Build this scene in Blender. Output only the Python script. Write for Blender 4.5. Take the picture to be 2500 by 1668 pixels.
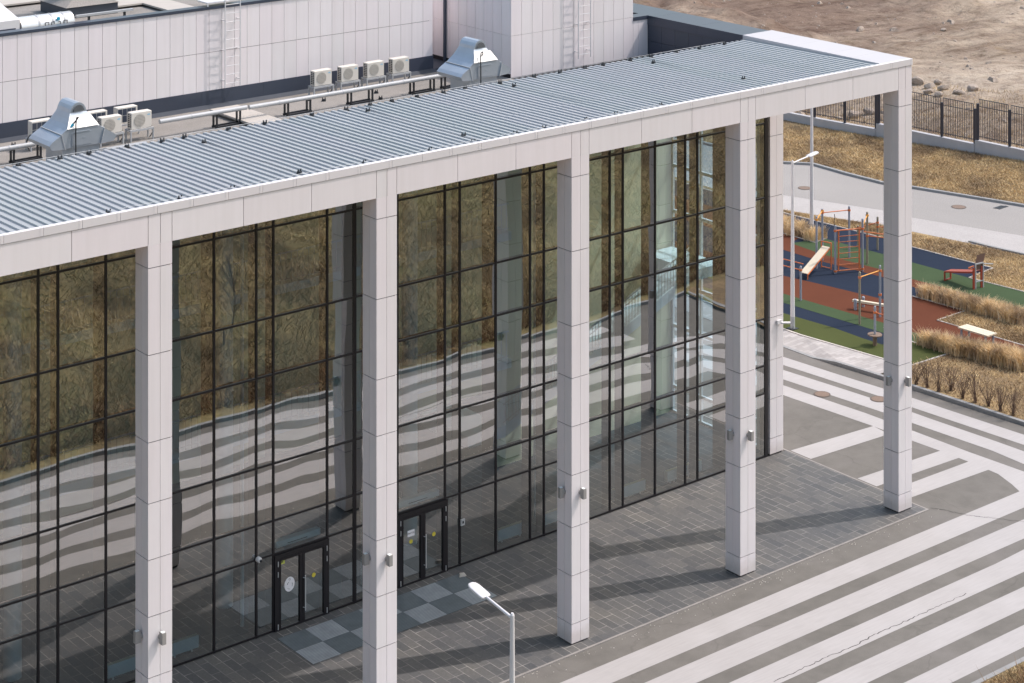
import bpy, math, random
import numpy as np
from mathutils import Vector
R = math.radians
random.seed(7); rng = np.random.default_rng(11)
sc = bpy.context.scene
col = sc.collection
for o in list(bpy.data.objects): bpy.data.objects.remove(o)

# ------------------------------------------------------------------ camera, sky, sun, exposure
YAW = 38.88471771
CX, CY, CZ = -55.3926, -47.2359, 30.3964
cam = bpy.data.cameras.new("camera"); cam_o = bpy.data.objects.new("camera", cam); col.objects.link(cam_o)
cam.sensor_width = 36.0; cam.lens = 5015.08 / 2500 * 36.0
cam.shift_y = -(834.0 + 875.1) / 2500.0
cam.clip_start = 0.5; cam.clip_end = 3000
cam_o.location = (CX, CY, CZ); cam_o.rotation_euler = (R(90), 0, -R(YAW))
sc.camera = cam_o
SUN_EL, SUN_DIR = 53.0, (0.938, -0.347)
world = bpy.data.worlds.new("World"); sc.world = world; world.use_nodes = True
wn = world.node_tree; bg = wn.nodes['Background']
sky = wn.nodes.new('ShaderNodeTexSky'); sky.sky_type = 'NISHITA'; sky.sun_disc = False
sky.sun_elevation = R(SUN_EL); sky.sun_rotation = math.atan2(SUN_DIR[0], SUN_DIR[1])
sky.air_density = 1.8; sky.dust_density = 4.5; sky.ozone_density = 3.0
wn.links.new(sky.outputs[0], bg.inputs[0]); bg.inputs[1].default_value = 0.15
sun = bpy.data.lights.new("sun", 'SUN'); sun.energy = 2.0; sun.angle = R(0.6); sun.color = (1.0, 0.92, 0.90)
sun_o = bpy.data.objects.new("sun", sun); col.objects.link(sun_o)
_d = Vector((SUN_DIR[0] * math.cos(R(SUN_EL)), SUN_DIR[1] * math.cos(R(SUN_EL)), math.sin(R(SUN_EL))))
sun_o.rotation_euler = _d.to_track_quat('Z', 'Y').to_euler(); sun_o.location = (30, -30, 60)
vs = sc.view_settings; vs.view_transform = 'Standard'; vs.look = 'None'; vs.gamma = 1.0; vs.exposure = 0.53
sc.render.resolution_x = 1024; sc.render.resolution_y = 683
sc.render.engine = 'CYCLES'
sc.cycles.max_bounces = 10; sc.cycles.transparent_max_bounces = 16; sc.cycles.caustics_reflective = True

# a pixel of the 2500 px photograph -> a point on the plane z = const (used to lay out the yard beyond the building)
_cs, _sn = math.cos(R(YAW)), math.sin(R(YAW))
def ray(u, v):
    a = (u - 1250) / 5015.08; b = -(v + 875.1) / 5015.08
    return (_sn + a * _cs, _cs - a * _sn, b)
def at(u, v, z=0.0):
    d = ray(u, v); t = (z - CZ) / d[2]
    return (CX + d[0] * t, CY + d[1] * t, z)
ZY = 0.13                                   # level of the yard behind its kerb
def yd(px, py, z=ZY, x0=1800, y0=400, s=0.29787): return at(x0 + px * s, y0 + py * s, z)

# ------------------------------------------------------------------ mesh builder
class MB:
    def __init__(s): s.v = []; s.f = []
    def add(s, vs_, fs):
        n = len(s.v); s.v += [tuple(p) for p in vs_]; s.f += [tuple(i + n for i in f) for f in fs]; return s
    def box(s, x0, y0, z0, x1, y1, z1):
        x0, x1 = min(x0, x1), max(x0, x1); y0, y1 = min(y0, y1), max(y0, y1); z0, z1 = min(z0, z1), max(z0, z1)
        return s.add([(x0,y0,z0),(x1,y0,z0),(x1,y1,z0),(x0,y1,z0),(x0,y0,z1),(x1,y0,z1),(x1,y1,z1),(x0,y1,z1)],
                     [(0,3,2,1),(4,5,6,7),(0,1,5,4),(1,2,6,5),(2,3,7,6),(3,0,4,7)])
    def bar(s, a, b, w, h=None):            # square bar between two points
        h = h or w; a = Vector(a); b = Vector(b); d = (b - a).normalized()
        up = Vector((0,0,1)) if abs(d.z) < .95 else Vector((1,0,0))
        x = d.cross(up).normalized() * w / 2; y = x.cross(d).normalized() * h / 2
        ps = [a-x-y, a+x-y, a+x+y, a-x+y, b-x-y, b+x-y, b+x+y, b-x+y]
        return s.add(ps, [(0,3,2,1),(4,5,6,7),(0,1,5,4),(1,2,6,5),(2,3,7,6),(3,0,4,7)])
    def tube(s, a, b, r0, r1=None, n=12, cap=True):
        r1 = r0 if r1 is None else r1; a = Vector(a); b = Vector(b); d = (b - a).normalized()
        up = Vector((0,0,1)) if abs(d.z) < .95 else Vector((1,0,0))
        x = d.cross(up).normalized(); y = d.cross(x).normalized()
        ps = []
        for c, r in ((a, r0), (b, r1)):
            for i in range(n):
                t = 2 * math.pi * i / n; ps.append(c + x * (r * math.cos(t)) + y * (r * math.sin(t)))
        fs = [(i, (i+1) % n, n + (i+1) % n, n + i) for i in range(n)]
        if cap: fs += [tuple(range(n))[::-1], tuple(range(n, 2*n))]
        return s.add(ps, fs)
    def path(s, pts, r, n=8):
        for a, b in zip(pts[:-1], pts[1:]): s.tube(a, b, r, n=n)
        return s
    def prism(s, poly, z0, z1):             # poly in xy, counter-clockwise
        n = len(poly); ps = [(p[0], p[1], z0) for p in poly] + [(p[0], p[1], z1) for p in poly]
        return s.add(ps, [tuple(range(n))[::-1], tuple(range(n, 2*n))] + [(i, (i+1) % n, n + (i+1) % n, n + i) for i in range(n)])
    def xz(s, poly, y0, y1):                # poly in xz extruded along y
        n = len(poly); ps = [(p[0], y0, p[1]) for p in poly] + [(p[0], y1, p[1]) for p in poly]
        return s.add(ps, [tuple(range(n)), tuple(range(n, 2*n))[::-1]] + [(i, n + i, n + (i+1) % n, (i+1) % n) for i in range(n)])
    def sheet(s, poly, z):
        return s.add([(p[0], p[1], z if len(p) < 3 else p[2]) for p in poly], [tuple(range(len(poly)))])
    def disc(s, c, r, n=24, ry=None, axis='y'):
        ry = ry or r; ps = []
        for i in range(n):
            t = 2 * math.pi * i / n; a, b = r * math.cos(t), ry * math.sin(t)
            ps.append((c[0] + a, c[1], c[2] + b) if axis == 'y' else (c[0] + a, c[1] + b, c[2]))
        return s.add(ps, [tuple(range(n))])
    def build(s, name, m, parent=None, smooth=False, bevel=0):
        off = Vector((0,0,0)); p = parent
        while p is not None: off += p.location; p = p.parent
        me = bpy.data.meshes.new(name); me.from_pydata([(v[0]-off.x, v[1]-off.y, v[2]-off.z) for v in s.v], [], s.f); me.update()
        return link(name, me, m, parent, smooth, bevel)
def link(name, me, m, parent=None, smooth=False, bevel=0):
    o = bpy.data.objects.new(name, me); col.objects.link(o)
    if m is not None: me.materials.append(m)
    if smooth:
        me.polygons.foreach_set('use_smooth', [True] * len(me.polygons))
        try: me.set_sharp_from_angle(angle=R(40))
        except Exception: pass
    if bevel:
        b = o.modifiers.new('bevel', 'BEVEL'); b.width = bevel; b.segments = 2; b.limit_method = 'ANGLE'
    o.parent = parent
    return o
def tag(o, label=None, cat=None, group=None, kind=None):
    if label: o['label'] = label
    if cat: o['category'] = cat
    if group: o['group'] = group
    if kind: o['kind'] = kind
    return o
def empty(name, loc, label, cat, group=None):
    o = bpy.data.objects.new(name, None); col.objects.link(o); o.location = loc; o.empty_display_size = .3
    return tag(o, label, cat, group)
def dup(root, loc, label=None, group=None, rotz=None, scale=None):
    r = root.copy(); col.objects.link(r); r.location = loc
    if rotz is not None: r.rotation_euler = (0, 0, rotz)
    if scale is not None: r.scale = (scale,) * 3
    if label: r['label'] = label
    if group: r['group'] = group
    for ch in list(root.children):
        c = ch.copy(); col.objects.link(c); c.parent = r
        for g in list(ch.children):
            d = g.copy(); col.objects.link(d); d.parent = c
    return r
def inside(poly, p):
    x, y = p[:, 0], p[:, 1]; r = np.zeros(len(p), bool); n = len(poly)
    for i in range(n):
        x0, y0 = poly[i][:2]; x1, y1 = poly[(i+1) % n][:2]
        if y0 == y1: continue
        c = ((y0 > y) != (y1 > y)) & (x < (x1-x0) * (y-y0) / (y1-y0) + x0); r ^= c
    return r
def scatter(poly, n):
    a = np.array([p[:2] for p in poly]); lo, hi = a.min(0), a.max(0); out = np.zeros((0, 2))
    while len(out) < n:
        p = lo + rng.random((n * 2, 2)) * (hi - lo); out = np.vstack([out, p[inside(poly, p)]])
    return out[:n]
def blades(name, m, pts, h, w, lean=.35, hv=.4, seg=1):   # many narrow grass blades in one mesh
    n = len(pts); hh = h * (1 - hv + 2 * hv * rng.random(n)); a = rng.random(n) * 2 * math.pi; b = rng.random(n) * 2 * math.pi
    wx, wy = np.cos(a) * w / 2, np.sin(a) * w / 2; L = lean * (.3 + rng.random(n)) * hh; lx, ly = np.cos(b) * L, np.sin(b) * L
    x, y, z = pts[:, 0], pts[:, 1], pts[:, 2]
    if seg == 1:
        V = np.stack([np.stack([x-wx, y-wy, z], 1), np.stack([x+wx, y+wy, z], 1), np.stack([x+lx, y+ly, z+hh], 1)], 1).reshape(-1, 3); k = 3
        F = np.arange(n * 3).reshape(-1, 3)
    else:
        V = np.stack([np.stack([x-wx, y-wy, z], 1), np.stack([x+wx, y+wy, z], 1),
                      np.stack([x-wx+lx*.35, y-wy+ly*.35, z+hh*.65], 1), np.stack([x+wx+lx*.35, y+wy+ly*.35, z+hh*.65], 1),
                      np.stack([x+lx*1.3, y+ly*1.3, z+hh], 1)], 1).reshape(-1, 3)
        i = np.arange(n)[:, None] * 5; F = np.vstack([i + [0, 1, 3], i + [0, 3, 2], i + [2, 3, 4]])
    me = bpy.data.meshes.new(name); me.vertices.add(len(V)); me.vertices.foreach_set('co', V.astype(np.float32).ravel())
    me.loops.add(F.size); me.loops.foreach_set('vertex_index', F.astype(np.int32).ravel())
    me.polygons.add(len(F)); me.polygons.foreach_set('loop_start', np.arange(0, F.size, 3, dtype=np.int32)); me.update(calc_edges=True)
    return link(name, me, m)

# ------------------------------------------------------------------ materials
def srgb(r, g, b):
    f = lambda c: (c/255/12.92) if c/255 <= .04045 else ((c/255+.055)/1.055) ** 2.4
    return (f(r), f(g), f(b))
class NT:
    def __init__(s, name):
        s.m = bpy.data.materials.new(name); s.m.use_nodes = True; s.t = s.m.node_tree; s.p = s.t.nodes['Principled BSDF']; s.out = s.t.nodes['Material Output']
    def n(s, typ, **kw):
        o = s.t.nodes.new(typ)
        for k, v in kw.items():
            if k in o.inputs.keys(): o.inputs[k].default_value = v
            else: setattr(o, k, v)
        return o
    def l(s, a, b): s.t.links.new(a, b)
    def coord(s, sc_=(1,1,1), rot=(0,0,0), world_=False):
        src = s.n('ShaderNodeNewGeometry').outputs['Position'] if world_ else s.n('ShaderNodeTexCoord').outputs['Object']
        mp = s.n('ShaderNodeMapping'); mp.inputs['Scale'].default_value = sc_; mp.inputs['Rotation'].default_value = rot
        s.l(src, mp.inputs[0]); return mp.outputs[0]
    def noise(s, vec, scale, detail=4, rough=.55, dist=0):
        o = s.n('ShaderNodeTexNoise', Scale=scale, Detail=detail, Roughness=rough, Distortion=dist); s.l(vec, o.inputs['Vector']); return o.outputs['Fac']
    def ramp(s, fac, stops):
        r = s.n('ShaderNodeValToRGB'); e = r.color_ramp.elements
        while len(e) < len(stops): e.new(.5)
        for i, (p, c) in enumerate(stops): e[i].position = p; e[i].color = (*c, 1) if len(c) == 3 else c
        s.l(fac, r.inputs[0]); return r.outputs[0]
    def mix(s, a, b, fac=.5, mode='MIX'):
        o = s.n('ShaderNodeMix'); o.data_type = 'RGBA'; o.blend_type = mode
        for v, i in ((fac, 0), (a, 6), (b, 7)):
            if isinstance(v, (int, float)): o.inputs[i].default_value = v
            elif isinstance(v, tuple): o.inputs[i].default_value = (*v, 1)
            else: s.l(v, o.inputs[i])
        return o.outputs[2]
    def bump(s, h, strength=.3, dist=.02):
        b = s.n('ShaderNodeBump', Strength=strength, Distance=dist); s.l(h, b.inputs['Height']); s.l(b.outputs[0], s.p.inputs['Normal']); return b
    def color(s, c):
        if isinstance(c, tuple): s.p.inputs['Base Color'].default_value = (*c, 1)
        else: s.l(c, s.p.inputs['Base Color'])
def scl(c, k): return tuple(min(1, x * k) for x in c)
def M(name, c, rough=.5, metal=0, var=.06, vs_=3.0, island=0.0, bump=0, bs=40, spec=.5, fine=0):
    t = NT(name); v = t.coord(); base = t.mix(scl(c, 1-var), scl(c, 1+var), t.noise(v, vs_, 5))
    if fine:
        base = t.mix(base, t.ramp(t.noise(v, 90, 2), [(.3, (1-fine,)*3), (.7, (1+fine*.0,)*3)]), 1.0, 'MULTIPLY')
    if island:
        g = t.n('ShaderNodeNewGeometry').outputs['Random Per Island']
        base = t.mix(base, t.ramp(g, [(0, (1-island, 1-island*.8, 1-island)), (.5, (1, 1-island*.6, 1-island*.3)), (1, (1,1,1))]), 1.0, 'MULTIPLY')
    t.color(base); t.p.inputs['Roughness'].default_value = rough; t.p.inputs['Metallic'].default_value = metal
    t.p.inputs['Specular IOR Level'].default_value = spec
    if bump: t.bump(t.noise(v, bs, 4), bump, .01)
    return t.m
def panel():
    t = NT('white_panel'); v = t.coord(world_=True); g = t.n('ShaderNodeNewGeometry').outputs['Random Per Island']
    a = t.mix((.815, .765, .77), t.ramp(g, [(0, (.955, .962, .955)), (.5, (1.0, .975, .985)), (1, (1, 1, 1))]), 1.0, 'MULTIPLY')
    a = t.mix(a, t.ramp(t.noise(t.coord((5, 5, .25), world_=True), 1.0, 4, .6), [(.3, (.955, .952, .945)), (.6, (1, 1, 1))]), 1.0, 'MULTIPLY')
    a = t.mix(a, t.ramp(t.noise(v, .6, 4), [(.3, (.975,)*3), (.7, (1.01,)*3)]), 1.0, 'MULTIPLY')
    sp = t.n('ShaderNodeSeparateXYZ'); t.l(v, sp.inputs[0]); hm = t.n('ShaderNodeMath', operation='MULTIPLY_ADD'); t.l(t.noise(v, 5, 5, .7), hm.inputs[0]); hm.inputs[1].default_value = -.5; t.l(sp.outputs[2], hm.inputs[2])
    a = t.mix(a, t.ramp(hm.outputs[0], [(.0, (.86, .84, .81)), (.28, (1, 1, 1))]), 1.0, 'MULTIPLY')
    t.color(a); t.p.inputs['Roughness'].default_value = .36; return t.m
m_panel = panel()
m_cap = M('white_cap_metal', (.72, .685, .69), .35, var=.02, vs_=1.2, island=.02)
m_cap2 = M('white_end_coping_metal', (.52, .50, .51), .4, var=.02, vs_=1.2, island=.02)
m_back = M('joint_backing_grey', (.085, .072, .07), .9)  # dark backing behind the panel joints
m_navy = M('dark_slate_metal', (.050, .062, .088), .30, var=.12, vs_=1.5, island=.1)
m_black = M('black_frame_metal', (.012, .010, .013), .42, var=.1)
m_fin = M('dark_inner_steel', (.035, .025, .023), .6)
m_roofgrey = None
m_galv = M('galvanised_sheet', (.47, .53, .57), .38, metal=.55, var=.14, vs_=2.2, island=.06)
m_corr = M('zinc_roof_sheet', (.37, .39, .40), .5, metal=.1, var=.05, vs_=1.2, island=.06)
m_acw = M('cream_enamel', (.66, .62, .56), .45, var=.03)
m_grill = M('grille_beige', (.36, .33, .29), .6)
m_dark = M('black_plastic', (.018, .02, .024), .5)
m_steel = M('brushed_steel', (.62, .61, .61), .4, metal=.3)
m_zinc = M('zinc_tray', (.42, .43, .44), .55, metal=.1, var=.12, vs_=4)
m_lampgrey = M('lamp_grey_metal', (.30, .285, .27), .5)
m_whitep = M('white_paint_metal', (.68, .665, .67), .35)
m_tubeb = M('blue_grey_tube', (.28, .31, .37), .4, var=.08, vs_=6)
m_tubeo = M('weathered_post', (.27, .235, .17), .55, var=.15, vs_=5)
m_orange = M('orange_paint', (.62, .17, .055), .4, var=.08)
m_yellow = M('yellow_orange_paint', (.75, .33, .05), .4, var=.08)
m_redp = M('red_oxide_paint', (.36, .06, .035), .4, var=.08)
m_board = M('cream_board', (.66, .58, .44), .55, var=.08, vs_=5)
m_brownp = M('brown_plate', (.13, .075, .06), .5)
m_conc = M('fence_concrete', (.43, .425, .44), .85, var=.18, vs_=1.3, bump=.2, bs=25)
m_fence = M('fence_dark_steel', (.035, .038, .055), .45, var=.1)
m_teal = M('pale_radiator', (.80, .86, .84), .5)
m_intw = M('interior_wall_paint', (.76, .68, .46), .7, var=.08, vs_=.5)
m_intf = M('interior_floor_tile', (.035, .055, .065), .5, var=.15, vs_=.8, spec=.15)
m_darksheet = M('dark_sheet_teal', (.03, .06, .065), .6, var=.15, vs_=.6)
m_kerb = M('kerb_concrete', (.27, .27, .27), .85, var=.22, vs_=2.5, bump=.2)
m_kerbl = M('pale_kerb_strip', (.50, .46, .42), .85, var=.18, vs_=4, bump=.1)
m_kerbm = M('worn_kerb_strip', (.27, .25, .235), .9, var=.3, vs_=2.2, bump=.1)
m_mem = M('slate_roof_membrane', (.055, .065, .085), .6, var=.2, vs_=3, fine=.3)
m_slab = M('pale_walkway_slab', (.44, .405, .365), .8, var=.08, vs_=2.5)
m_rust = M('rusty_cast_iron', (.19, .13, .095), .7, var=.25, vs_=9, bump=.3)
m_crack = M('dark_crack', (.045, .04, .038), .95)
m_ring = M('dark_cast_ring', (.11, .085, .07), .7, var=.25, vs_=9)
m_yel = M('yellow_sticker', (.62, .52, .06), .6)
m_yelg = M('yellow_green_sticker', (.45, .48, .10), .6)
m_wht = M('white_sticker', (.80, .78, .80), .6)
m_blk = M('black_print', (.02, .02, .03), .6)
m_blue = M('blue_plastic', (.02, .36, .52), .4)
m_silver = M('silver_wrap', (.74, .73, .72), .22, metal=.45, var=.1, vs_=5, bump=.25, bs=9)

def asphalt():
    t = NT('grey_asphalt'); v = t.coord(world_=True)
    a = t.ramp(t.noise(v, .22, 5, .6, .6), [(.3, (.150, .141, .127)), (.5, (.176, .165, .150)), (.75, (.200, .186, .175))])
    a = t.mix(a, t.ramp(t.noise(v, 75, 2, .7), [(.25, (.72,)*3), (.6, (1.06,)*3)]), 1, 'MULTIPLY')
    a = t.mix(a, t.ramp(t.noise(v, 1.3, 6, .65), [(.35, (.90,)*3), (.6, (1.03,)*3)]), 1, 'MULTIPLY')
    vc = t.n('ShaderNodeTexVoronoi', Scale=.085, feature='DISTANCE_TO_EDGE'); w = t.n('ShaderNodeVectorMath', operation='ADD')
    nz = t.n('ShaderNodeTexNoise', Scale=1.2, Detail=6); t.l(v, nz.inputs['Vector']); t.l(v, w.inputs[0]); t.l(nz.outputs['Color'], w.inputs[1]); t.l(w.outputs[0], vc.inputs['Vector'])
    a = t.mix(a, t.ramp(vc.outputs['Distance'], [(.0, (.88,)*3), (.0035, (1,)*3)]), 1, 'MULTIPLY')
    t.color(a); t.p.inputs['Roughness'].default_value = .9; t.p.inputs['Specular IOR Level'].default_value = .2; t.bump(t.noise(v, 60, 3), .25, .006); return t.m
def paint():
    t = NT('worn_white_road_paint'); v = t.coord(world_=True)
    a = t.ramp(t.noise(v, .5, 6, .65, .4), [(.25, (.372, .351, .342)), (.55, (.405, .384, .377)), (.8, (.425, .406, .401))])
    sp = t.noise(v, 26, 4, .75)
    a = t.mix(a, (.21, .20, .185), t.ramp(sp, [(.66, (0,)*3), (.74, (.55,)*3)]))
    st = t.noise(t.coord((1.2, 16, 1), world_=True), 1.0, 4)
    a = t.mix(a, t.ramp(st, [(.3, (.93,)*3), (.65, (1.02,)*3)]), 1, 'MULTIPLY')
    t.color(a); t.p.inputs['Roughness'].default_value = .75; t.bump(t.noise(v, 50, 3), .15, .004); return t.m
def pavers():
    t = NT('dark_stone_pavers'); v = t.coord(rot=(0, 0, R(90)), world_=True)
    b = t.n('ShaderNodeTexBrick', Scale=1.0); t.l(v, b.inputs['Vector'])
    for k, x in (('Brick Width', .72), ('Row Height', .325), ('Mortar Size', .011), ('Mortar Smooth', .2), ('Bias', 0.0)): b.inputs[k].default_value = x
    b.offset = .37; b.offset_frequency = 3; b.squash = 1.0
    b.inputs['Color1'].default_value = (.092, .094, .096, 1); b.inputs['Color2'].default_value = (.132, .129, .124, 1)
    t.l(t.ramp(t.noise(v, .9, 4, .7), [(.40, (.13, .125, .12)), (.62, (.34, .325, .31))]), b.inputs['Mortar'])
    a = t.mix(b.outputs['Color'], t.ramp(t.noise(v, .45, 5, .6), [(.3, (.90, .91, .95)), (.7, (1.10, 1.07, 1.02))]), 1, 'MULTIPLY')
    a = t.mix(a, t.ramp(t.noise(v, 14, 5, .7), [(.25, (.8,)*3), (.7, (1.12,)*3)]), 1, 'MULTIPLY')
    t.color(a); t.p.inputs['Roughness'].default_value = .62; t.p.inputs['Specular IOR Level'].default_value = .3
    h = t.n('ShaderNodeMath', operation='MULTIPLY_ADD'); t.l(b.outputs['Fac'], h.inputs[0]); h.inputs[1].default_value = -1.0; t.l(t.noise(v, 12, 3), h.inputs[2])
    t.bump(h.outputs[0], .2, .004); return t.m
def whitepavers():
    t = NT('white_block_paving'); v = t.coord(rot=(0, 0, R(4)), world_=True)
    b = t.n('ShaderNodeTexBrick', Scale=1.0); t.l(v, b.inputs['Vector'])
    for k, x in (('Brick Width', .40), ('Row Height', .20), ('Mortar Size', .012), ('Mortar Smooth', .3)): b.inputs[k].default_value = x
    b.inputs['Color1'].default_value = (.34, .315, .30, 1); b.inputs['Color2'].default_value = (.45, .42, .405, 1); b.inputs['Mortar'].default_value = (.32, .30, .28, 1)
    a = t.mix(b.outputs['Color'], t.ramp(t.noise(v, .8, 5), [(.3, (.86,)*3), (.7, (1.05,)*3)]), 1, 'MULTIPLY')
    t.color(a); t.p.inputs['Roughness'].default_value = .85; return t.m
def rubber(name, c):
    t = NT(name); v = t.coord(world_=True)
    a = t.mix(scl(c, .86), scl(c, 1.12), t.noise(v, .5, 5, .6)); a = t.mix(a, t.ramp(t.noise(v, 60, 2, .7), [(.3, (.78,)*3), (.65, (1.08,)*3)]), 1, 'MULTIPLY')
    t.color(a); t.p.inputs['Roughness'].default_value = .95; t.p.inputs['Specular IOR Level'].default_value = .08; t.bump(t.noise(v, 70, 2), .2, .004); return t.m
def soil(name, stops, s1=.35, s2=6, bump=.5, stretch=(1,1,1)):
    t = NT(name); v = t.coord(stretch, world_=True); n1 = t.noise(v, s1, 8, .68, .5)
    a = t.ramp(n1, stops); a = t.mix(a, t.ramp(t.noise(v, s2, 6, .75), [(.28, (.62,)*3), (.7, (1.22,)*3)]), 1, 'MULTIPLY')
    t.color(a); t.p.inputs['Roughness'].default_value = .95; t.p.inputs['Specular IOR Level'].default_value = .1
    t.bump(t.noise(v, s2 * 1.3, 6, .7), bump, .08); return t.m
def blade_mat(name, c0, c1, c2, patch=.4):
    t = NT(name); g = t.n('ShaderNodeNewGeometry'); v = t.coord(world_=True)
    a = t.ramp(g.outputs['Random Per Island'], [(0, c0), (.5, c1), (1, c2)])
    a = t.mix(a, t.ramp(t.noise(v, patch, 4, .6), [(.38, (.50, .46, .48)), (.6, (1.08, 1.05, 1.0))]), 1, 'MULTIPLY')
    t.color(a); t.p.inputs['Roughness'].default_value = .8; t.p.inputs['Specular IOR Level'].default_value = .15
    return t.m
def glass():
    t = NT('tinted_facade_glass'); tr = t.n('ShaderNodeBsdfTransparent'); gl = t.n('ShaderNodeBsdfGlossy', Roughness=0.0)
    tr.inputs['Color'].default_value = (.57, .83, .95, 1); gl.inputs['Color'].default_value = (.93, .92, .90, 1)
    g = t.n('ShaderNodeNewGeometry'); mul = t.n('ShaderNodeVectorMath', operation='MULTIPLY_ADD')
    cmb = t.n('ShaderNodeCombineXYZ'); m7 = t.n('ShaderNodeMath', operation='MULTIPLY'); m7.inputs[1].default_value = 37.0
    t.l(g.outputs['Random Per Island'], m7.inputs[0]); t.l(m7.outputs[0], cmb.inputs[0]); t.l(m7.outputs[0], cmb.inputs[2])
    t.l(g.outputs['Position'], mul.inputs[0]); mul.inputs[1].default_value = (1, 1, 1); t.l(cmb.outputs[0], mul.inputs[2])
    h = t.noise(mul.outputs[0], .40, .25, .3, .25)
    b = t.n('ShaderNodeBump', Strength=1.0, Distance=.017); t.l(h, b.inputs['Height']); t.l(b.outputs[0], gl.inputs['Normal'])
    lw = t.n('ShaderNodeFresnel', IOR=1.5); ma = t.n('ShaderNodeMath', operation='MULTIPLY_ADD', use_clamp=True); ma.inputs[1].default_value = .9; ma.inputs[2].default_value = .42
    t.l(lw.outputs[0], ma.inputs[0])
    mx = t.n('ShaderNodeMixShader'); t.l(ma.outputs[0], mx.inputs[0]); t.l(tr.outputs[0], mx.inputs[1]); t.l(gl.outputs[0], mx.inputs[2]); t.l(mx.outputs[0], t.out.inputs['Surface'])
    return t.m
m_asph, m_paint, m_pav, m_wpav, m_glass = asphalt(), paint(), pavers(), whitepavers(), glass()
m_navyr = rubber('navy_rubber', (.022, .031, .052)); m_greenr = rubber('green_rubber', (.058, .088, .044))
m_redr = rubber('red_rubber', (.125, .044, .025)); m_oliver = rubber('olive_rubber', (.072, .085, .030))
m_flatroof = soil('grey_bitumen_roof', [(.3, (.23, .215, .195)), (.55, (.29, .27, .25)), (.8, (.33, .31, .29))], .5, 25, .15)
m_road = soil('pale_worn_road', [(.3, (.315, .298, .282)), (.7, (.36, .34, .322))], .15, 40, .1, (1, .35, 1))
m_path = soil('pale_concrete_path', [(.3, (.41, .385, .37)), (.7, (.46, .435, .42))], .3, 30, .1)
m_ground = soil('dry_turf_soil', [(.32, (.16, .12, .085)), (.48, (.27, .195, .115)), (.62, (.37, .27, .145))], .35, 7, .8)
m_bed = soil('bare_bed_soil', [(.32, (.17, .125, .09)), (.6, (.28, .20, .12))], .6, 9, .8)
def earth():
    t = NT('bare_earth'); v = t.coord(world_=True)
    a = t.ramp(t.noise(v, .055, 9, .72, .8), [(.34, (.22, .165, .13)), (.45, (.33, .265, .205)), (.56, (.42, .345, .275)), (.75, (.47, .405, .335))])
    ds = t.n('ShaderNodeVectorMath', operation='DISTANCE'); t.l(v, ds.inputs[0]); ds.inputs[1].default_value = (66, 72, 0)
    dm = t.n('ShaderNodeMath', operation='MULTIPLY_ADD'); t.l(t.noise(v, .2, 6, .7), dm.inputs[0]); dm.inputs[1].default_value = 30; t.l(ds.outputs['Value'], dm.inputs[2])
    dd = t.n('ShaderNodeMapRange'); t.l(dm.outputs[0], dd.inputs[0]); dd.inputs[1].default_value = 24; dd.inputs[2].default_value = 34; a = t.mix((.20, .145, .115), a, dd.outputs[0])
    tr = t.noise(t.coord((.05, .55, 1), (0, 0, R(-34)), True), 1.0, 6, .6, .3)
    a = t.mix(a, t.ramp(tr, [(.36, (.74, .70, .68)), (.47, (1.0, 1.0, 1.0)), (.62, (1.12, 1.12, 1.1))]), 1, 'MULTIPLY')
    a = t.mix(a, t.ramp(t.noise(v, 1.1, 8, .78), [(.34, (.55, .52, .5)), (.5, (1, 1, 1)), (.7, (1.14, 1.13, 1.12))]), 1, 'MULTIPLY')
    a = t.mix(a, (.30, .225, .12), t.ramp(t.noise(v, .3, 7, .7), [(.6, (0, 0, 0)), (.75, (.5, .5, .5))]))
    t.color(a); t.p.inputs['Roughness'].default_value = .97; t.p.inputs['Specular IOR Level'].default_value = .05
    h = t.n('ShaderNodeMath', operation='MULTIPLY_ADD'); t.l(tr, h.inputs[0]); h.inputs[1].default_value = .8; t.l(t.noise(v, 1.4, 8, .75), h.inputs[2]); t.bump(h.outputs[0], 1.0, .28); return t.m
m_dirt = earth()
m_hillm = soil('hillside_soil', [(.34, (.085, .06, .04)), (.44, (.175, .13, .072)), (.54, (.27, .215, .105)), (.62, (.215, .19, .08)), (.72, (.32, .25, .135))], .16, 7, .5, (1, .6, 1))
m_rock = soil('grey_brown_rock', [(.3, (.34, .275, .225)), (.7, (.47, .40, .34))], 1.2, 8, .7)
m_gold = blade_mat('golden_dry_blades', (.36, .25, .135), (.56, .415, .225), (.74, .58, .34))
m_tall = blade_mat('tall_straw_blades', (.66, .49, .28), (.78, .61, .37), (.88, .74, .52), 1.2)
m_hillb = blade_mat('hillside_blades', (.20, .15, .085), (.36, .28, .145), (.64, .52, .31), .16)
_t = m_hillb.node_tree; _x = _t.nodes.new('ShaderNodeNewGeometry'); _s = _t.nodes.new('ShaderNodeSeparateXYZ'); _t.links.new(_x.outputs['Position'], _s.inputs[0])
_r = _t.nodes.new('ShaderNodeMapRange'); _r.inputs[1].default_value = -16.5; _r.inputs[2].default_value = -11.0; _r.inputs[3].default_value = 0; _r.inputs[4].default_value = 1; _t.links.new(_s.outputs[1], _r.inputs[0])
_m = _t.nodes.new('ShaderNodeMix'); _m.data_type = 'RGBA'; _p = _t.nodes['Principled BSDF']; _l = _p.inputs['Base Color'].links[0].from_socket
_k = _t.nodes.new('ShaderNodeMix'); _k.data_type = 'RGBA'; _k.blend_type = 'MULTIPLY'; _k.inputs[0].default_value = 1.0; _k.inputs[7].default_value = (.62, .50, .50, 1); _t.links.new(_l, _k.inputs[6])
_t.links.new(_r.outputs[0], _m.inputs[0]); _t.links.new(_l, _m.inputs[6]); _t.links.new(_k.outputs[2], _m.inputs[7]); _t.links.new(_m.outputs[2], _p.inputs['Base Color'])
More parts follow.
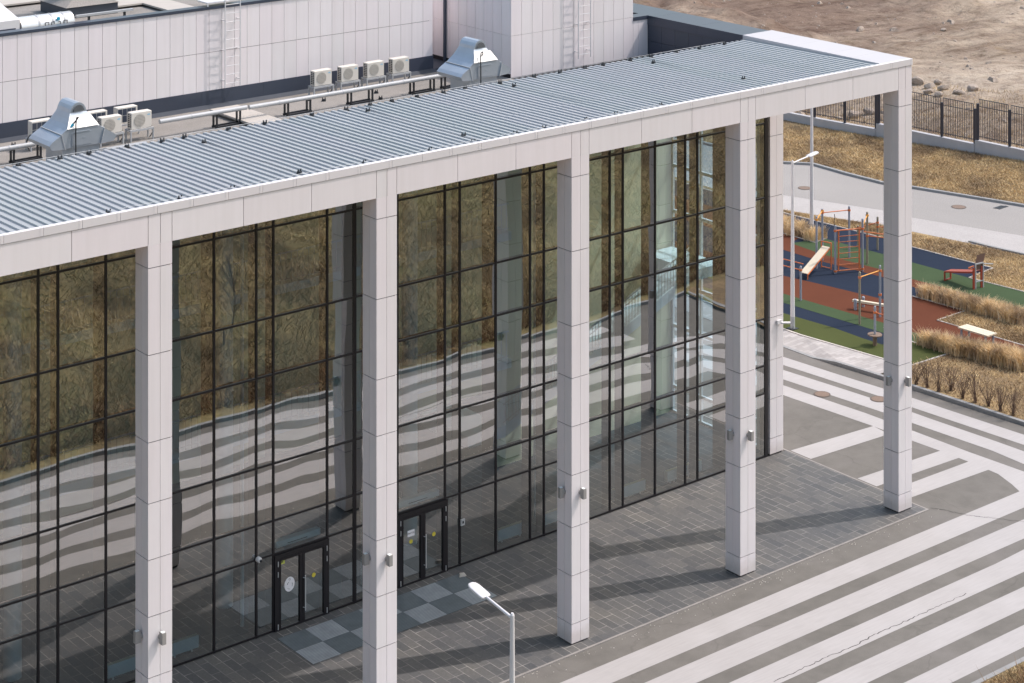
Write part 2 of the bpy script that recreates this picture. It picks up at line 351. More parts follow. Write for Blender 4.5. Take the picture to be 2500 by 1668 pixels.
m_twig = blade_mat('brown_twigs', (.11, .075, .062), (.17, .115, .09), (.25, .175, .135), 3)

# ------------------------------------------------------------------ setting: ground sheets
def structure(name, mb, m): return tag(mb.build(name, m), kind='structure')
structure('ground', MB().sheet([(-400,-300),(400,-300),(400,400),(-400,400)], -1.6), m_ground)
structure('asphalt', MB().sheet([(-90,-9.15),(10.9,-9.15),(10.2,-1),(9.9,3.2),(9.55,8.5),(9.25,12.4),(9.1,40),(-90,40)], 0), m_asph)
# painted stripes in front of the forecourt and along its side, joined by rounded corners
mk = MB()
def arc(cx, cy, r, a0, a1, n=14): return [(cx + r*math.cos(R(a0 + (a1-a0)*i/n)), cy + r*math.sin(R(a0 + (a1-a0)*i/n))) for i in range(n+1)]
def ribbon(outer, inner, z=.004):
    n = len(outer)
    mk.add([(p[0], p[1], z) for p in outer] + [(p[0], p[1], z) for p in inner], [(i, i+1, n+i+1, n+i) for i in range(n-1)])
W3 = [[(6.0-2.2,40),(5.2,20),(5.80,13.5),(6.0,10),(6.24,7),(6.28,4.6),(6.30,2),(6.41,-.45),(6.2,-1.5),(5.6,-2.40),(-90,-2.40),(-90,-1.45),(4.85,-1.45),(5.14,-.89),(5.5,.0),(5.56,.9),(5.55,2.7),(5.48,4.2),(5.44,6),(5.15,10),(5.0,13.5),(4.4,20),(3.0,40)],
      [(5.0,40),(6.5,20),(7.10,13.5),(7.45,10),(7.72,7),(7.76,5.1),(7.92,2),(8.0,-1),(7.2,-2.9),(5.8,-3.95),(-90,-3.95),(-90,-3.0),(5.9,-3.0),(6.7,-1.6),(6.97,-.05),(7.08,1.5),(6.88,5),(6.82,6.8),(6.55,10),(6.3,13),(5.7,20),(4.2,40)],
      [(6.3,40),(7.8,20),(8.36,13.5),(8.65,10),(8.90,7.6),(9.05,5),(9.28,1.7),(9.3,-1.5),(8.2,-4.4),(5.5,-5.35),(2,-5.5),(-90,-5.5),(-90,-4.55),(-.5,-4.55),(1.1,-4.47),(5.0,-4.42),(7.6,-3.5),(8.40,-1.2),(8.46,1.1),(8.14,6.2),(8.06,7.7),(7.8,11),(7.62,13),(7.0,20),(5.5,40)]]
for k_, w_ in enumerate(W3): mk.sheet(w_, .004 + .0007*k_)
for ya, yb in ((-6.15,-7.08), (-7.75,-8.62)): mk.sheet([(-90,yb),(5,yb),(5,ya),(-90,ya)], .004)
mk.sheet([(1.2,5.24),(5.3,5.0),(5.45,5.92),(1.2,6.26)], .0045); mk.sheet([(1.2,2.05),(5.58,1.85),(5.58,2.72),(1.2,2.95)], .0045)
mk.sheet([(1.45,.64),(5.58,.46),(5.6,1.40),(1.2,1.50),(1.2,.66)], .0045)
structure('road_marking', mk, m_paint)
def crack(pts, w=.035):
    mb = MB(); rc = random.Random(5); P = []
    for a, b in zip(pts[:-1], pts[1:]):
        for k in range(9): t = k/9; P.append((a[0]+(b[0]-a[0])*t + rc.uniform(-.035,.035), a[1]+(b[1]-a[1])*t + rc.uniform(-.035,.035)))
    for a, b in zip(P[:-1], P[1:]):
        dx, dy = b[0]-a[0], b[1]-a[1]; l = math.hypot(dx, dy) or 1; ww = w*rc.uniform(.35, 1)/2; nx, ny = -dy/l*ww, dx/l*ww
        mb.add([(a[0]-nx,a[1]-ny,.0075),(b[0]-nx,b[1]-ny,.0075),(b[0]+nx,b[1]+ny,.0075),(a[0]+nx,a[1]+ny,.0075)], [(0,1,2,3)])
    return mb
g7 = lambda px, py: at(1800 + px*.29787, 1200 + py*.29787, 0)[:2]
structure('pavement_crack', crack([g7(*p) for p in ((300,1565),(560,1440),(760,1350),(950,1270),(1130,1175),(1300,1100),(1500,1010),(1700,920),(1900,830))]), m_crack)
structure('pavement_crack', crack([g7(*p) for p in ((1580,140),(1690,150),(1830,185),(1950,203),(2060,215),(2348,250),(2600,290))], .022), m_crack)
deb = MB(); rd = random.Random(3)
for i in range(260):
    x, y = rd.uniform(-30, 1.5), -.5 - abs(rd.gauss(0, .22)); q_ = rd.uniform(.008, .035); deb.box(x, y, 0, x+q_, y+q_*.7, q_*.35)
tag(deb.build('kerb_grit', m_kerbl), 'pale grit and paint flakes along the forecourt edge', 'grit', kind='stuff')
structure('forecourt', MB().box(-90, -.36, -.05, 1.02, 6.36, .02), m_pav)
kb = MB().box(-90, -.44, -.05, 1.10, -.362, .026).box(1.022, -.36, -.05, 1.10, 12, .026)
structure('forecourt_kerb', kb, m_kerbm)
kl = [(9.35, 40, .0), (9.22, 12.6, .02), (9.36, 11.4, .14), (9.62, 8.7, .14), (9.98, 3, .14), (10.25, -1, .14), (10.9, -9, .14)]
kb = MB()
for (xa, ya, za), (xb, yb, zb) in zip(kl[:-1], kl[1:]):
    w = .17; za, zb = max(za, .015), max(zb, .015)
    kb.add([(xa,ya,-.05),(xa+w,ya,-.05),(xb+w,yb,-.05),(xb,yb,-.05),(xa,ya,za),(xa+w,ya,za),(xb+w,yb,zb),(xb,yb,zb)],
           [(4,7,6,5),(0,4,5,1),(0,3,7,4),(1,5,6,2),(3,2,6,7)])
kb.box(-90, -9.32, -.05, 10.9, -9.15, .14)
structure('kerb', kb, m_kerb)
structure('side_pavement', MB().add([(9.39,40,.016),(10.4,40,.1),(10.7,14.5,.12),(11.3,9.3,.131),(9.72,9.3,.131),(9.53,11.4,.131),(9.39,12.6,.016)],
          [(0,6,2,1),(6,5,2),(5,4,3,2)]), m_wpav)
# yard: rubber bands, turf, path and road, one above another by 4 mm
S6 = dict(x0=1800, y0=800)
yard = MB().sheet([(11.33,9.28,.118),(9.8,9.2,.118),(10.2,-3,.118),(11.2,-12,.118),(43.6,-12,.118),(41.4,28,.118),(39.5,46,.118),(38,60,.118),(10.42,60,.118),(10.72,14.5,.118)], .118)
structure('yard_turf', yard, m_ground)
def E(px, py, z=ZY): return yd(px, py, z)
B2 = lambda px, py: at(1900 + px*280/2348, 640 + py*280/2348, ZY)
band = lambda name, poly, m, z: structure(name, MB().sheet([(p[0], p[1]) for p in poly], z), m)
band('rubber_navy', [(9.8+15,40),E(410,410),E(1195,608),E(1435,683),E(2095,855),E(1900,935),(22.3,12),(10.7,9.4),(10.7,40)][:0] or
     [(24.1,40),(24.25,27.9),E(1195,608)[:2],E(1435,683)[:2],E(2095,855)[:2],E(1900,935)[:2],(12.2,9.4),(11.6,40)], m_navyr, .124)
band('rubber_green', [(22.3,23.9),E(1195,740)[:2],E(1435,808)[:2],E(1900,935)[:2],E(2348,1048)[:2],(23.6,6),(20.9,5),E(2060,1115)[:2],E(1435,945)[:2],E(1195,870)[:2],E(690,740)[:2],(20.4,24.4)], m_greenr, .128)
band('rubber_red', [(22.0,40),(22.0,25.0),(20.4,24.4),E(690,740)[:2],E(1195,870)[:2],E(1435,945)[:2],E(2060,1115)[:2],(20.9,5),(19.8,5),E(1440,1010)[:2],E(1195,930)[:2],E(690,800)[:2],(18.9,40)], m_redr, .128)
r2 = [(16.0,40),E(370,915)[:2],E(610,970)[:2],E(1195,1110)[:2],(18.4,15.3),E(1440,1085)[:2],E(1870,1205)[:2],E(1640,1283)[:2],E(2348,1490)[:2],(16.9,2),(14.6,2),(14.9,9.3),B2(2145,1240)[:2],B2(1700,1110)[:2],B2(490,760)[:2],B2(90,640)[:2],(13.6,40)]
band('rubber_red_lower', r2, m_redr, .130)
band('rubber_green_lower', [(13.6,40),B2(90,640)[:2],B2(490,760)[:2],B2(1700,1110)[:2],B2(2145,1240)[:2],(14.9,9.5),(13.8,9.5),B2(2145,1450)[:2],B2(1600,1280)[:2],B2(340,900)[:2],B2(90,830)[:2],(12.9,40)], m_greenr, .130)
band('rubber_olive', [(11.6,40),(12.1,22),B2(90,1040)[:2],B2(340,1115)[:2],B2(1150,1350)[:2],B2(1750,1568)[:2],(12.55,11.0),E(1735,1555)[:2],E(1435,1640)[:2],(11.35,9.3),(10.66,14.5),(10.4,40)], m_oliver, .134)
band('rubber_olive_corner', [(12.5,11.6),E(1435,1460)[:2],E(1735,1555)[:2],(12.5,9.6)], m_oliver, .138)
ed = MB()
def strip(pts, w=.07, h=.03):
    for a, b in zip(pts[:-1], pts[1:]): ed.bar((a[0], a[1], ZY+.005), (b[0], b[1], ZY+.005), w, h)
strip([(24.25,40),E(410,410),E(1195,608),E(1435,683),E(2095,855),E(1900,935),E(2348,1048),(23.7,6)])
strip([E(1435,1000+85),E(1870,1205),E(1640,1283),E(2348,1490),(17.1,3)]); strip([(14.25,13),E(1435,1460),E(1735,1555),E(1435,1650)])
strip([(22.4,32),E(720,615),E(635,645),(21.35,26)]); strip([(10.42,40),(10.70,14.6),(11.33,9.3)], .09)
structure('edging', ed, m_kerbl)
structure('concrete_path', MB().sheet([(25.2,60),E(370,375)[:2],E(1195,505)[:2],E(1900,650)[:2],E(2348,750)[:2],(33,-10),(37,-10),E(2348,590)[:2],E(1435,440)[:2],E(1195,380)[:2],E(370,255)[:2],(26.5,60)], .122), m_path)
structure('road', MB().sheet([(26.5,60),E(370,255)[:2],E(1195,380)[:2],E(1435,440)[:2],E(2348,590)[:2],(37,-10),(43,-10),E(2348,350)[:2],E(1435,200)[:2],E(1195,165)[:2],E(620,10)[:2],E(370,-3)[:2],(30.5,60)], .125), m_road)
kb = MB(); rp = [(30.5,60),E(370,-3),E(620,10),E(900,90),E(1195,165),E(1435,200),E(2348,350),(43,-10)]
for a, b in zip(rp[:-1], rp[1:]): kb.bar((a[0],a[1],.17), (b[0],b[1],.17), .2, .16)
rp = [E(1900,640),E(2100,690),E(2348,745),(33,-10)]
for a, b in zip(rp[:-1], rp[1:]): kb.bar((a[0],a[1],.15), (b[0],b[1],.15), .16, .1)
structure('road_kerb', kb, m_kerb)

# grass bank up to the fence, bare field behind it, hillside opposite the facade
def grid(name, m, x0, x1, y0, y1, nx, ny, fz):
    X, Y = np.meshgrid(np.linspace(x0, x1, nx), np.linspace(y0, y1, ny)); Z = fz(X, Y)
    V = np.stack([X.ravel(), Y.ravel(), Z.ravel()], 1); i = np.arange(nx * ny).reshape(ny, nx)
    F = np.stack([i[:-1,:-1].ravel(), i[:-1,1:].ravel(), i[1:,1:].ravel(), i[1:,:-1].ravel()], 1)
    me = bpy.data.meshes.new(name); me.from_pydata(V.tolist(), [], F.tolist()); me.polygons.foreach_set('use_smooth', [True]*len(F))
    return tag(link(name, me, m), kind='structure')
_ph = rng.random((40, 3)) * 6.28; _fr = [(10 ** rng.uniform(-1.2, .35)) for _ in range(40)]; _an = rng.random(40) * 6.28
def lumps(X, Y, lo=.0, hi=9):
    Z = 0 * X
    for f, a, p in zip(_fr, _an, _ph):
        if lo < f < hi: Z = Z + np.sin((X*math.cos(a) + Y*math.sin(a)) * f * 2.2 + p[0] + 1.5*np.sin(X*f*.7 + p[1]) + 1.5*np.sin(Y*f*.8 + p[2])) * .09 / (f ** .8) * (f > .1)
    return Z
def xfence(Y): return np.interp(Y, [-20, 26.1, 29.5, 33.8, 36.5, 40.2, 43.4, 80], [43.6, 41.55, 41.3, 40.95, 40.75, 40.1, 39.75, 36.0])
def zfence(Y): return np.interp(Y, [-20, 26.1, 29.5, 33.8, 36.5, 40.2, 43.4, 80], [2.4, .6, .45, .25, .15, .08, .0, 0])
def xroad(Y):
    p = sorted([(q[1], q[0]) for q in [(30.5,60),E(370,-3),E(620,10),E(1195,165),E(1435,200),E(2348,350),(43,-10)]]); return np.interp(Y, [a for a, _ in p], [b for _, b in p])
def zbank(X, Y): 
    t = np.clip((X - xroad(Y)) / np.maximum(xfence(Y) - xroad(Y), .5), 0, 1.3); return .2 + (zfence(Y) - .2) * t
def bank():
    ny, nx = 60, 16; Y = np.linspace(-10, 70, ny)[:, None]; T = np.linspace(0, 1.02, nx)[None]
    X = (xroad(Y) + .1) * (1-T) + (xfence(Y) + .1) * T; YY = Y + 0*T; Z = zbank(X, YY) + .0
    V = np.stack([X.ravel(), YY.ravel(), Z.ravel()], 1); i = np.arange(nx*ny).reshape(ny, nx)
    F = np.stack([i[:-1,:-1].ravel(), i[:-1,1:].ravel(), i[1:,1:].ravel(), i[1:,:-1].ravel()], 1)
    me = bpy.data.meshes.new('grass_bank'); me.from_pydata(V.tolist(), [], F.tolist()); tag(link('grass_bank', me, m_ground), kind='structure')
bank()
def zfield(X, Y):
    d = np.maximum(X - xfence(Y), 0); base = zfence(Y) + .25 + .0 * d
    tr = 1.0 / (1 + np.exp(-(d - 2) * 1.5)); return base + tr * (lumps(X, Y) * .22 + .35 * np.exp(-((X-62)**2 + (Y-72)**2) / 220) * np.abs(lumps(X, Y))) - .1 * (1 - tr)
def field():
    ny, nx = 330, 300; Y = np.linspace(5, 200, ny)[:, None]; T = (np.linspace(0, 1, nx)[None]) ** 1.6
    X = xfence(Y) + .12 + T * 150; YY = Y + 0*T; Z = zfield(X, YY)
    V = np.stack([X.ravel(), YY.ravel(), Z.ravel()], 1); i = np.arange(nx*ny).reshape(ny, nx)
    F = np.stack([i[:-1,:-1].ravel(), i[:-1,1:].ravel(), i[1:,1:].ravel(), i[1:,:-1].ravel()], 1)
    me = bpy.data.meshes.new('earth_field'); me.from_pydata(V.tolist(), [], F.tolist()); me.polygons.foreach_set('use_smooth', [True]*len(F)); tag(link('earth_field', me, m_dirt), kind='structure')
field()
def zhill(X, Y): return .13 + np.clip(-10.6 - Y, 0, 60) * .13 + lumps(X, Y, .3, 3) * .35 * np.clip((-10.2 - Y) * .5, 0, 1)
grid('hillside', m_hillm, -80, 70, -75, -9.3, 220, 150, zhill)

# ------------------------------------------------------------------ the building
bld = empty('glazed_building', (-18, 3, 0), 'large white panelled building with a glazed front behind square white columns', 'building')
G_ = .018                                                   # joint width
ZJ = [.66, 2.13, 3.59, 5.17, 6.64, 8.10, 9.68, 11.94, 14.19, 14.77]
def clad_box(x0, y0, x1, y1, zs, name, faces='xXyY', z0=.07, split=True, lastgap=True):
    """square column: dark core with white panels hung on it, every joint a real gap"""
    T = .03; pan = MB(); core = MB().box(x0+T, y0+T, .02, x1-T, y1-T, zs[-1])
    zz = [z0] + zs
    for a, b in zip(zz[:-1], zz[1:]):
        b2 = b - (G_*1.3 if b != zs[-1] else 0); xm, ym = (x0+x1)/2, (y0+y1)/2; g = .0055
        for xa, xb in (((x0, xm-g), (xm+g, x1)) if split else ((x0, x1),)):
            pan.box(xa, y0, a, xb, y0+T-.002, b2); pan.box(xa, y1-T+.002, a, xb, y1, b2)
        for ya, yb in (((y0+T, ym-g), (ym+g, y1-T)) if split else ((y0+T, y1-T),)):
            pan.box(x0, ya, a, x0+T-.002, yb, b2); pan.box(x1-T+.002, ya, a, x1, yb, b2)
    c = pan.build(name, m_panel, bld); core.build('core', m_back, c); return c
CW, CD = .70, .68
COLX = [0.0, -7.78, -14.98, -22.18, -29.38, -36.58, -43.78, -50.98]
for x in COLX: clad_box(x, 0, x+CW, CD, ZJ, 'column')
clad_box(.2, 6.36, .9, 7.06, ZJ, 'corner_pilaster')
# front beam with its cladding joints
bm = MB(); bk = MB().box(-60, .03, 14.80, CW-.03, .62, 15.54)
js = [CW]
for i, x in enumerate(COLX):
    js += [x+.36, x]
    if i + 1 < len(COLX):
        nx = COLX[i+1] + CW; js += [x - (x-nx)/3, x - 2*(x-nx)/3, nx]
js.append(-60)
for a, b in zip(js[:-1], js[1:]): bm.box(b + G_/2, 0, 14.772, a - G_/2, .028, 15.548)
bm.box(-60, .03, 14.772, 0, .66, 14.80); bm.box(0, .03, 14.772, CW, .66, 14.80)
beam = bm.build('front_beam', m_panel, bld); bk.build('core', m_back, beam)
eb = MB(); ys = [.70, 2.6, 4.5, 6.4]
for a, b in zip(ys[:-1], ys[1:]):
    eb.box(CW-.028, a+G_/2, 14.772, CW, b-G_/2, 15.548); eb.box(0, a+G_/2, 14.772, .028, b-G_/2, 15.548)
eb.box(.03, .67, 14.772, CW-.03, 6.36, 14.80)
end = eb.build('end_beam', m_panel, bld); MB().box(.03, .66, 14.81, CW-.03, 6.36, 15.5).build('core', m_back, end)
# coping caps
cp = MB(); x = CW + .02
while x > -58:
    w = 1.066; cp.box(x, -.022, 15.56, x - w + .006, .13, 15.78); cp.box(x-.03, -.026, 15.563, x-.10, .128, 15.783) if random.random() < .9 else None; x -= w
cp.build('front_coping', m_cap, bld, bevel=.006)
cp = MB(); yy = .132
for w in (1.35, 1.0, 1.75, 1.2, 1.35):
    b = min(yy + w, 6.80); cp.box(-.83, yy, 15.45, CW+.02, b - .006, 15.78); yy += w
    if yy > 6.7: break
cp.build('end_coping', m_cap2, bld, bevel=.006)
# corrugated canopy roof: two overlapping courses of ribbed sheet
def corrugated(y0, y1, z0, z1, x0, x1, pitch=.2558, h=.046, zo=0):
    mb = MB(); prof = []; x = x0
    while x < x1 - .01:
        for dx, dz in ((0, 0), (.085, 0), (.100, h), (.205, h), (.220, 0)): prof.append((min(x+dx, x1), dz))
        x += pitch
    prof.append((x1, 0)); n = len(prof)
    # split sheets into pieces of about 1 m so that tone varies from sheet to sheet
    k = 20
    for s in range(0, n-1, k):
        seg = prof[s:s+k+1]; q = len(seg)
        mb.add([(p[0], y0, z0+p[1]+zo) for p in seg] + [(p[0], y1, z1+p[1]+zo) for p in seg], [(i, i+1, q+i+1, q+i) for i in range(q-1)])
    return mb
zr = lambda y: 15.70 - (y - .13) * .0155
a = corrugated(2.25, 6.62, zr(2.25), zr(6.62), -58, -.835); roofp = a.build('corrugated_roof', m_corr, bld)
a = corrugated(.131, 2.32, zr(.131), zr(2.32), -58, -.835, zo=.008); a.build('corrugated_roof', m_corr, bld)
so = MB().box(-58, .67, 15.30, .0, 6.36, 15.34)
for yy in (1.6, 3.4, 5.2): so.box(-58, yy, 15.05, 0, yy+.12, 15.30)
for x in COLX: so.box(x+.2, .67, 14.85, x+.45, 6.36, 15.05)
so.build('canopy_underside', m_fin, bld)
# flat roof deck, interior shell
MB().box(-58, 6.66, 13.9, .40, 15.0, 14.2).build('flat_roof', m_flatroof, bld)
MB().box(-58, 6.62, 14.2, -.85, 6.665, 15.6).build('roof_upstand', m_mem, bld)
MB().box(-58, 6.9, -.05, .45, 11.9, .03).build('interior_floor', m_intf, bld)
iw = MB().box(-58, 11.9, 0, .45, 11.98, 13.9).box(-58, 6.7, 0, -57.9, 11.9, 13.9)
iw.box(-58, 6.9, 13.7, .3, 11.9, 13.88); iw.build('interior_wall', m_intw, bld)
MB().box(-57.8, 11.82, .03, -9.0, 11.89, 2.9).build('added_dark_sheet', m_darksheet, bld)  # added dark sheet, dims the hall behind the lower panes
gal = MB().box(-58, 9.7, 4.55, -9.5, 11.9, 4.85).box(-58, 9.7, 9.1, -9.5, 11.9, 9.4)
gl_ = gal.build('gallery', m_teal, bld)
ra = MB()
for z in (4.85, 9.4):
    ra.bar((-57, 9.75, z+1.0), (-9.6, 9.75, z+1.0), .05); ra.bar((-57, 9.75, z+.12), (-9.6, 9.75, z+.12), .03)
    x = -57
    while x < -9.6: ra.bar((x, 9.75, z), (x, 9.75, z+1.0), .02); x += .22
ra.build('railing', m_whitep, gl_)
# interior stair rising to the right behind the last bay
st_ = MB(); zs_ = lambda x: 5.45 + .40 * (x + 4)
st_.add([(-10.4,9.0,zs_(-10.4)-.42),(-10.4,10.3,zs_(-10.4)-.42),(-1.2,10.3,zs_(-1.2)-.42),(-1.2,9.0,zs_(-1.2)-.42),(-10.4,9.0,zs_(-10.4)),(-10.4,10.3,zs_(-10.4)),(-1.2,10.3,zs_(-1.2)),(-1.2,9.0,zs_(-1.2))],[(3,2,1,0),(4,5,6,7),(0,4,7,3),(1,2,6,5),(0,1,5,4),(2,3,7,6)])
st_.box(-1.2, 9.0, zs_(-1.2)-.4, .3, 11.8, zs_(-1.2)); st_.box(-12.0, 9.0, zs_(-10.4)-.4, -10.4, 11.8, zs_(-10.4))
stair = st_.build('interior_stair', m_teal, bld); ra = MB(); x = -10.3
while x < -1.3: ra.bar((x, 9.05, zs_(x)), (x, 9.05, zs_(x)+.95), .022); x += .15
for dz in (.95, .72, .1): ra.bar((-10.4, 9.05, zs_(-10.4)+dz), (-1.2, 9.05, zs_(-1.2)+dz), .045 if dz > .9 else .025)
ra.build('railing', m_acw, stair)
for x in (-28.98, -21.8, -14.6, -7.27, -36.2, -43.4):
    MB().tube((x, 8.85, .03), (x, 8.85, 13.7), .27, n=28).build('interior_column', m_teal, bld, smooth=True)
for x in (-28.45, -22.1, -17.6, -10.4): MB().tube((x, 7.3, .03), (x, 7.3, 13.7), .055, n=12).build('downpipe', m_teal, bld, smooth=True)
# end wall of the hall: big white-framed windows towards the yard
ew = MB()
for y in (7.06, 8.6, 10.2, 11.8): ew.box(.36, y, 0, .46, y+.1, 13.9)
for z in (0, 1.0, 3.4, 5.1, 7.9, 9.7, 12.4, 13.7): ew.box(.355, 7.0, z, .465, 11.9, z+.12)
ew.build('end_window_frame', m_whitep, bld)
# tinted glazing: mullions, transoms, panes (one window per strip between mullions)
YG = 6.41
TZ = [.06, 2.40, 3.43, 5.18, 7.92, 9.68, 12.45, 15.3]
pairs = [-58.1 + 3.6*0 - .0]
MU = []
for k in range(16):
    x = -3.51 - 3.6 * k - (.0 if k == 0 else .03)
    MU += [(x, 1), (x - .61, 0)]
    if k not in (4,): MU.append((x - .61 - 1.48, 2))
MU = [m_ for m_ in MU if not (-21.4 < m_[0] < -19.7) and not (-16.8 < m_[0] < -15.0)]
MU += [(-19.56, 0), (-16.86, 0), (-18.5, 2), (.03, 3), (-2.03, 2)]
xs_ = sorted(set(round(m_[0], 3) for m_ in MU)); kinds = {round(m_[0], 3): m_[1] for m_ in MU}
DOORS = [(-21.49, -19.56), (-16.86, -14.91)]
xs_ = [x for x in xs_ if x > -57.5]
fr = MB()
for x in xs_:
    w = .066 if kinds[x] < 3 else .15
    isd = any(abs(x - d) < .06 for dd in DOORS for d in dd)
    fr.box(x - w/2, YG - .032, .02, x + w/2, YG + .06, 15.3)
for i, z in enumerate(TZ):
    h = .031
    segs = [(-57.5, .03)]
    if i == 0: segs = [(-57.5, DOORS[0][0]), (DOORS[0][1], DOORS[1][0]), (DOORS[1][1], .03)]
    for a, b in segs: fr.box(a, YG - .026, z - h, b, YG + .055, z + h)
gw = fr.build('glass_wall', m_black, bld)
fin = MB()
for x in xs_:
    dep = .62 if kinds[x] == 2 else (.32 if kinds[x] < 2 else .2)
    fin.box(x - .05, YG + .063, .03, x + .05, YG + .06 + dep, 13.7)
for z in TZ[1:-1]: fin.box(-57.5, YG + .062, z - .06, .0, YG + .16, z + .03)
fin.build('inner_post', m_fin, gw)
for a, b in zip(xs_[:-1], xs_[1:]):
    g = MB(); door = any(abs(a - d0) < .06 for d0, d1 in DOORS)
    for i, (z0, z1) in enumerate(zip(TZ[:-1], TZ[1:])):
        if door and i == 0: continue
        tx = random.uniform(-.0035, .0035); tz = random.uniform(-.0035, .0035); w, h = b - a, z1 - z0
        g.add([(a+.03, YG + tx*w/2 + tz*h/2, z0+.03), (b-.03, YG - tx*w/2 + tz*h/2, z0+.03), (b-.03, YG - tx*w/2 - tz*h/2, z1-.03), (a+.03, YG + tx*w/2 - tz*h/2, z1-.03)], [(0,1,2,3)])
    g.build('window', m_glass, gw)
# doors
def text_mesh(name, body, size, loc, rot, m, parent):
    cu = bpy.data.curves.new(name, 'FONT'); cu.body = body; cu.size = size; cu.align_x = 'CENTER'; cu.align_y = 'CENTER'; cu.extrude = .001
    to = bpy.data.objects.new(name, cu); col.objects.link(to); bpy.context.view_layer.update()
    me = bpy.data.meshes.new_from_object(to.evaluated_get(bpy.context.evaluated_depsgraph_get())); bpy.data.objects.remove(to)
    me.materials.clear(); o = link(name, me, m, parent); off = Vector((0,0,0)); p = parent
    while p is not None: off += p.location; p = p.parent
    o.location = Vector(loc) - off; o.rotation_euler = rot; return o
for di, (x0, x1) in enumerate(DOORS):
    y = YG - .055; d = MB()
    d.box(x0-.03, y-.02, .02, x0+.15, YG+.05, 2.36); d.box(x1-.13, y-.02, .02, x1+.03, YG+.05, 2.36)
    d.box(x0+.15, y-.018, 2.22, x1-.13, YG+.05, 2.36)
    dr = d.build('double_door', m_black, bld); xm = (x0+x1)/2
    for a, b in ((x0+.15, xm-.005), (xm+.005, x1-.13)):
        l = MB().box(a, y-.03, .025, b, YG+.03, .09).box(a, y-.03, 2.15, b, YG+.03, 2.215)
        l.box(a, y-.03, .09, a+(.035 if a < xm-.3 else .085), YG+.03, 2.15).box(b-(.085 if a < xm-.3 else .035), y-.03, .09, b, YG+.03, 2.15)
        l.build('door_frame', m_black, dr)
        MB().sheet([(a+.03, YG-.03, .08), (b-.03, YG-.03, .08), (b-.03, YG-.03, 2.16), (a+.03, YG-.03, 2.16)], 0).build('door_pane', m_glass, dr)
    hx = xm + .06; hb = MB().tube((hx, y-.10, .42), (hx, y-.10, 1.50), .018, n=10)
    for z in (.5, 1.42): hb.tube((hx, y-.10, z), (hx-.04, y-.03, z), .012, n=8)
    hb.build('handle', m_steel, dr, smooth=True)
    for hx in (x0+.075, x1-.06):
        for z in (.07, 1.68, 2.0): MB().tube((hx, y-.035, z), (hx, y-.035, z+.16), .014, n=8).build('hinge', m_steel, dr, smooth=True)
    ys = YG - .036
    if di == 0:
        cx_, cz_ = -20.97, 1.33
        s = MB().disc((cx_, ys, cz_), .185, 32, .225).build('round_sign', m_wht, dr)
        for a0, r0 in ((100, .095), (215, .1), (330, .1)):
            pr = [(cx_ + r0*math.cos(R(a0+t)), ys-.003, cz_ - .03 + 1.15*r0*math.sin(R(a0+t))) for t in (0, 20, 40, 60)]
            k = MB()
            for p, q, w in zip(pr[:-1], pr[1:], (.012, .018, .03)): k.bar(p, q, w, .004)
            k.build('printed_arrow', m_blk, dr)
        k = MB()
        for i in range(8): k.bar((cx_+.03*math.cos(i*.785), ys-.003, cz_+.15+.03*math.sin(i*.785)), (cx_+.03*math.cos(i*.785+.785), ys-.003, cz_+.15+.03*math.sin(i*.785+.785)), .01, .004)
        k.build('printed_ring', m_blk, dr)
        MB().disc((-20.08, ys, 1.36), .07, 20).build('yellow_dot', m_yel, dr)
        MB().box(-21.28, ys, 2.02, -21.14, ys-.002, 2.15).build('small_notice', m_yelg, dr)
        MB().disc((-21.245, ys-.004, 2.095), .025, 12, .03).build('notice_icon', m_blk, dr)
    else:
        MB().box(-16.48, ys, 1.54, -16.20, ys-.002, 1.74).build('paper_sign', m_wht, dr)
        text_mesh('sign_text', 'ВЫХОД', .068, (-16.34, ys-.005, 1.645), (R(90), 0, 0), m_blk, dr)
        for px, pz in ((-16.34, 1.37), (-15.42, 1.36)): MB().disc((px, ys, pz), .07, 20).build('yellow_dot', m_yel, dr)
# long white wall behind the low roof
wl = MB(); wb = MB().box(-58, 15.03, 14.2, -9.10, 15.3, 17.6)
x = -9.05; first = True
while x > -57:
    nx = (-25.92 + .513 * 32) if first else x - .513; first = False
    for z0, z1 in ((14.775, 16.092), (16.108, 17.588)): wl.box(nx + .007, 15.0, z0, x - .007, 15.028, z1)
    x = nx
wall = wl.build('upper_wall', m_panel, bld); wb.build('core', m_back, wall)
pl = MB(); x = -9.04
while x > -57: pl.box(x, 14.975, 14.27, x-2.496, 15.0, 14.772); x -= 2.5
pl.build('wall_plinth', m_navy, bld)
MB().add([(-57,14.72,14.205),(-9.0,14.72,14.205),(-9.0,14.98,14.29),(-57,14.98,14.29)], [(0,1,2,3)]).build('roof_skirting', m_mem, bld)
cp = MB(); x = -9.03
while x > -57: cp.box(x, 14.965, 17.59, x-2.495, 15.33, 17.69); x -= 2.5
cp.build('wall_coping', m_navy, bld)
MB().box(-58, 15.31, 17.2, -9.2, 40, 17.45).build('upper_roof', m_flatroof, bld)
MB().box(-9.2, 15.02, 14.2, -9.06, 40, 17.58).build('upper_wall_end', m_panel, bld)
MB().box(-9.06, 15.2, 13.9, -7.6, 20, 14.2).build('recess_roof', m_mem, bld)
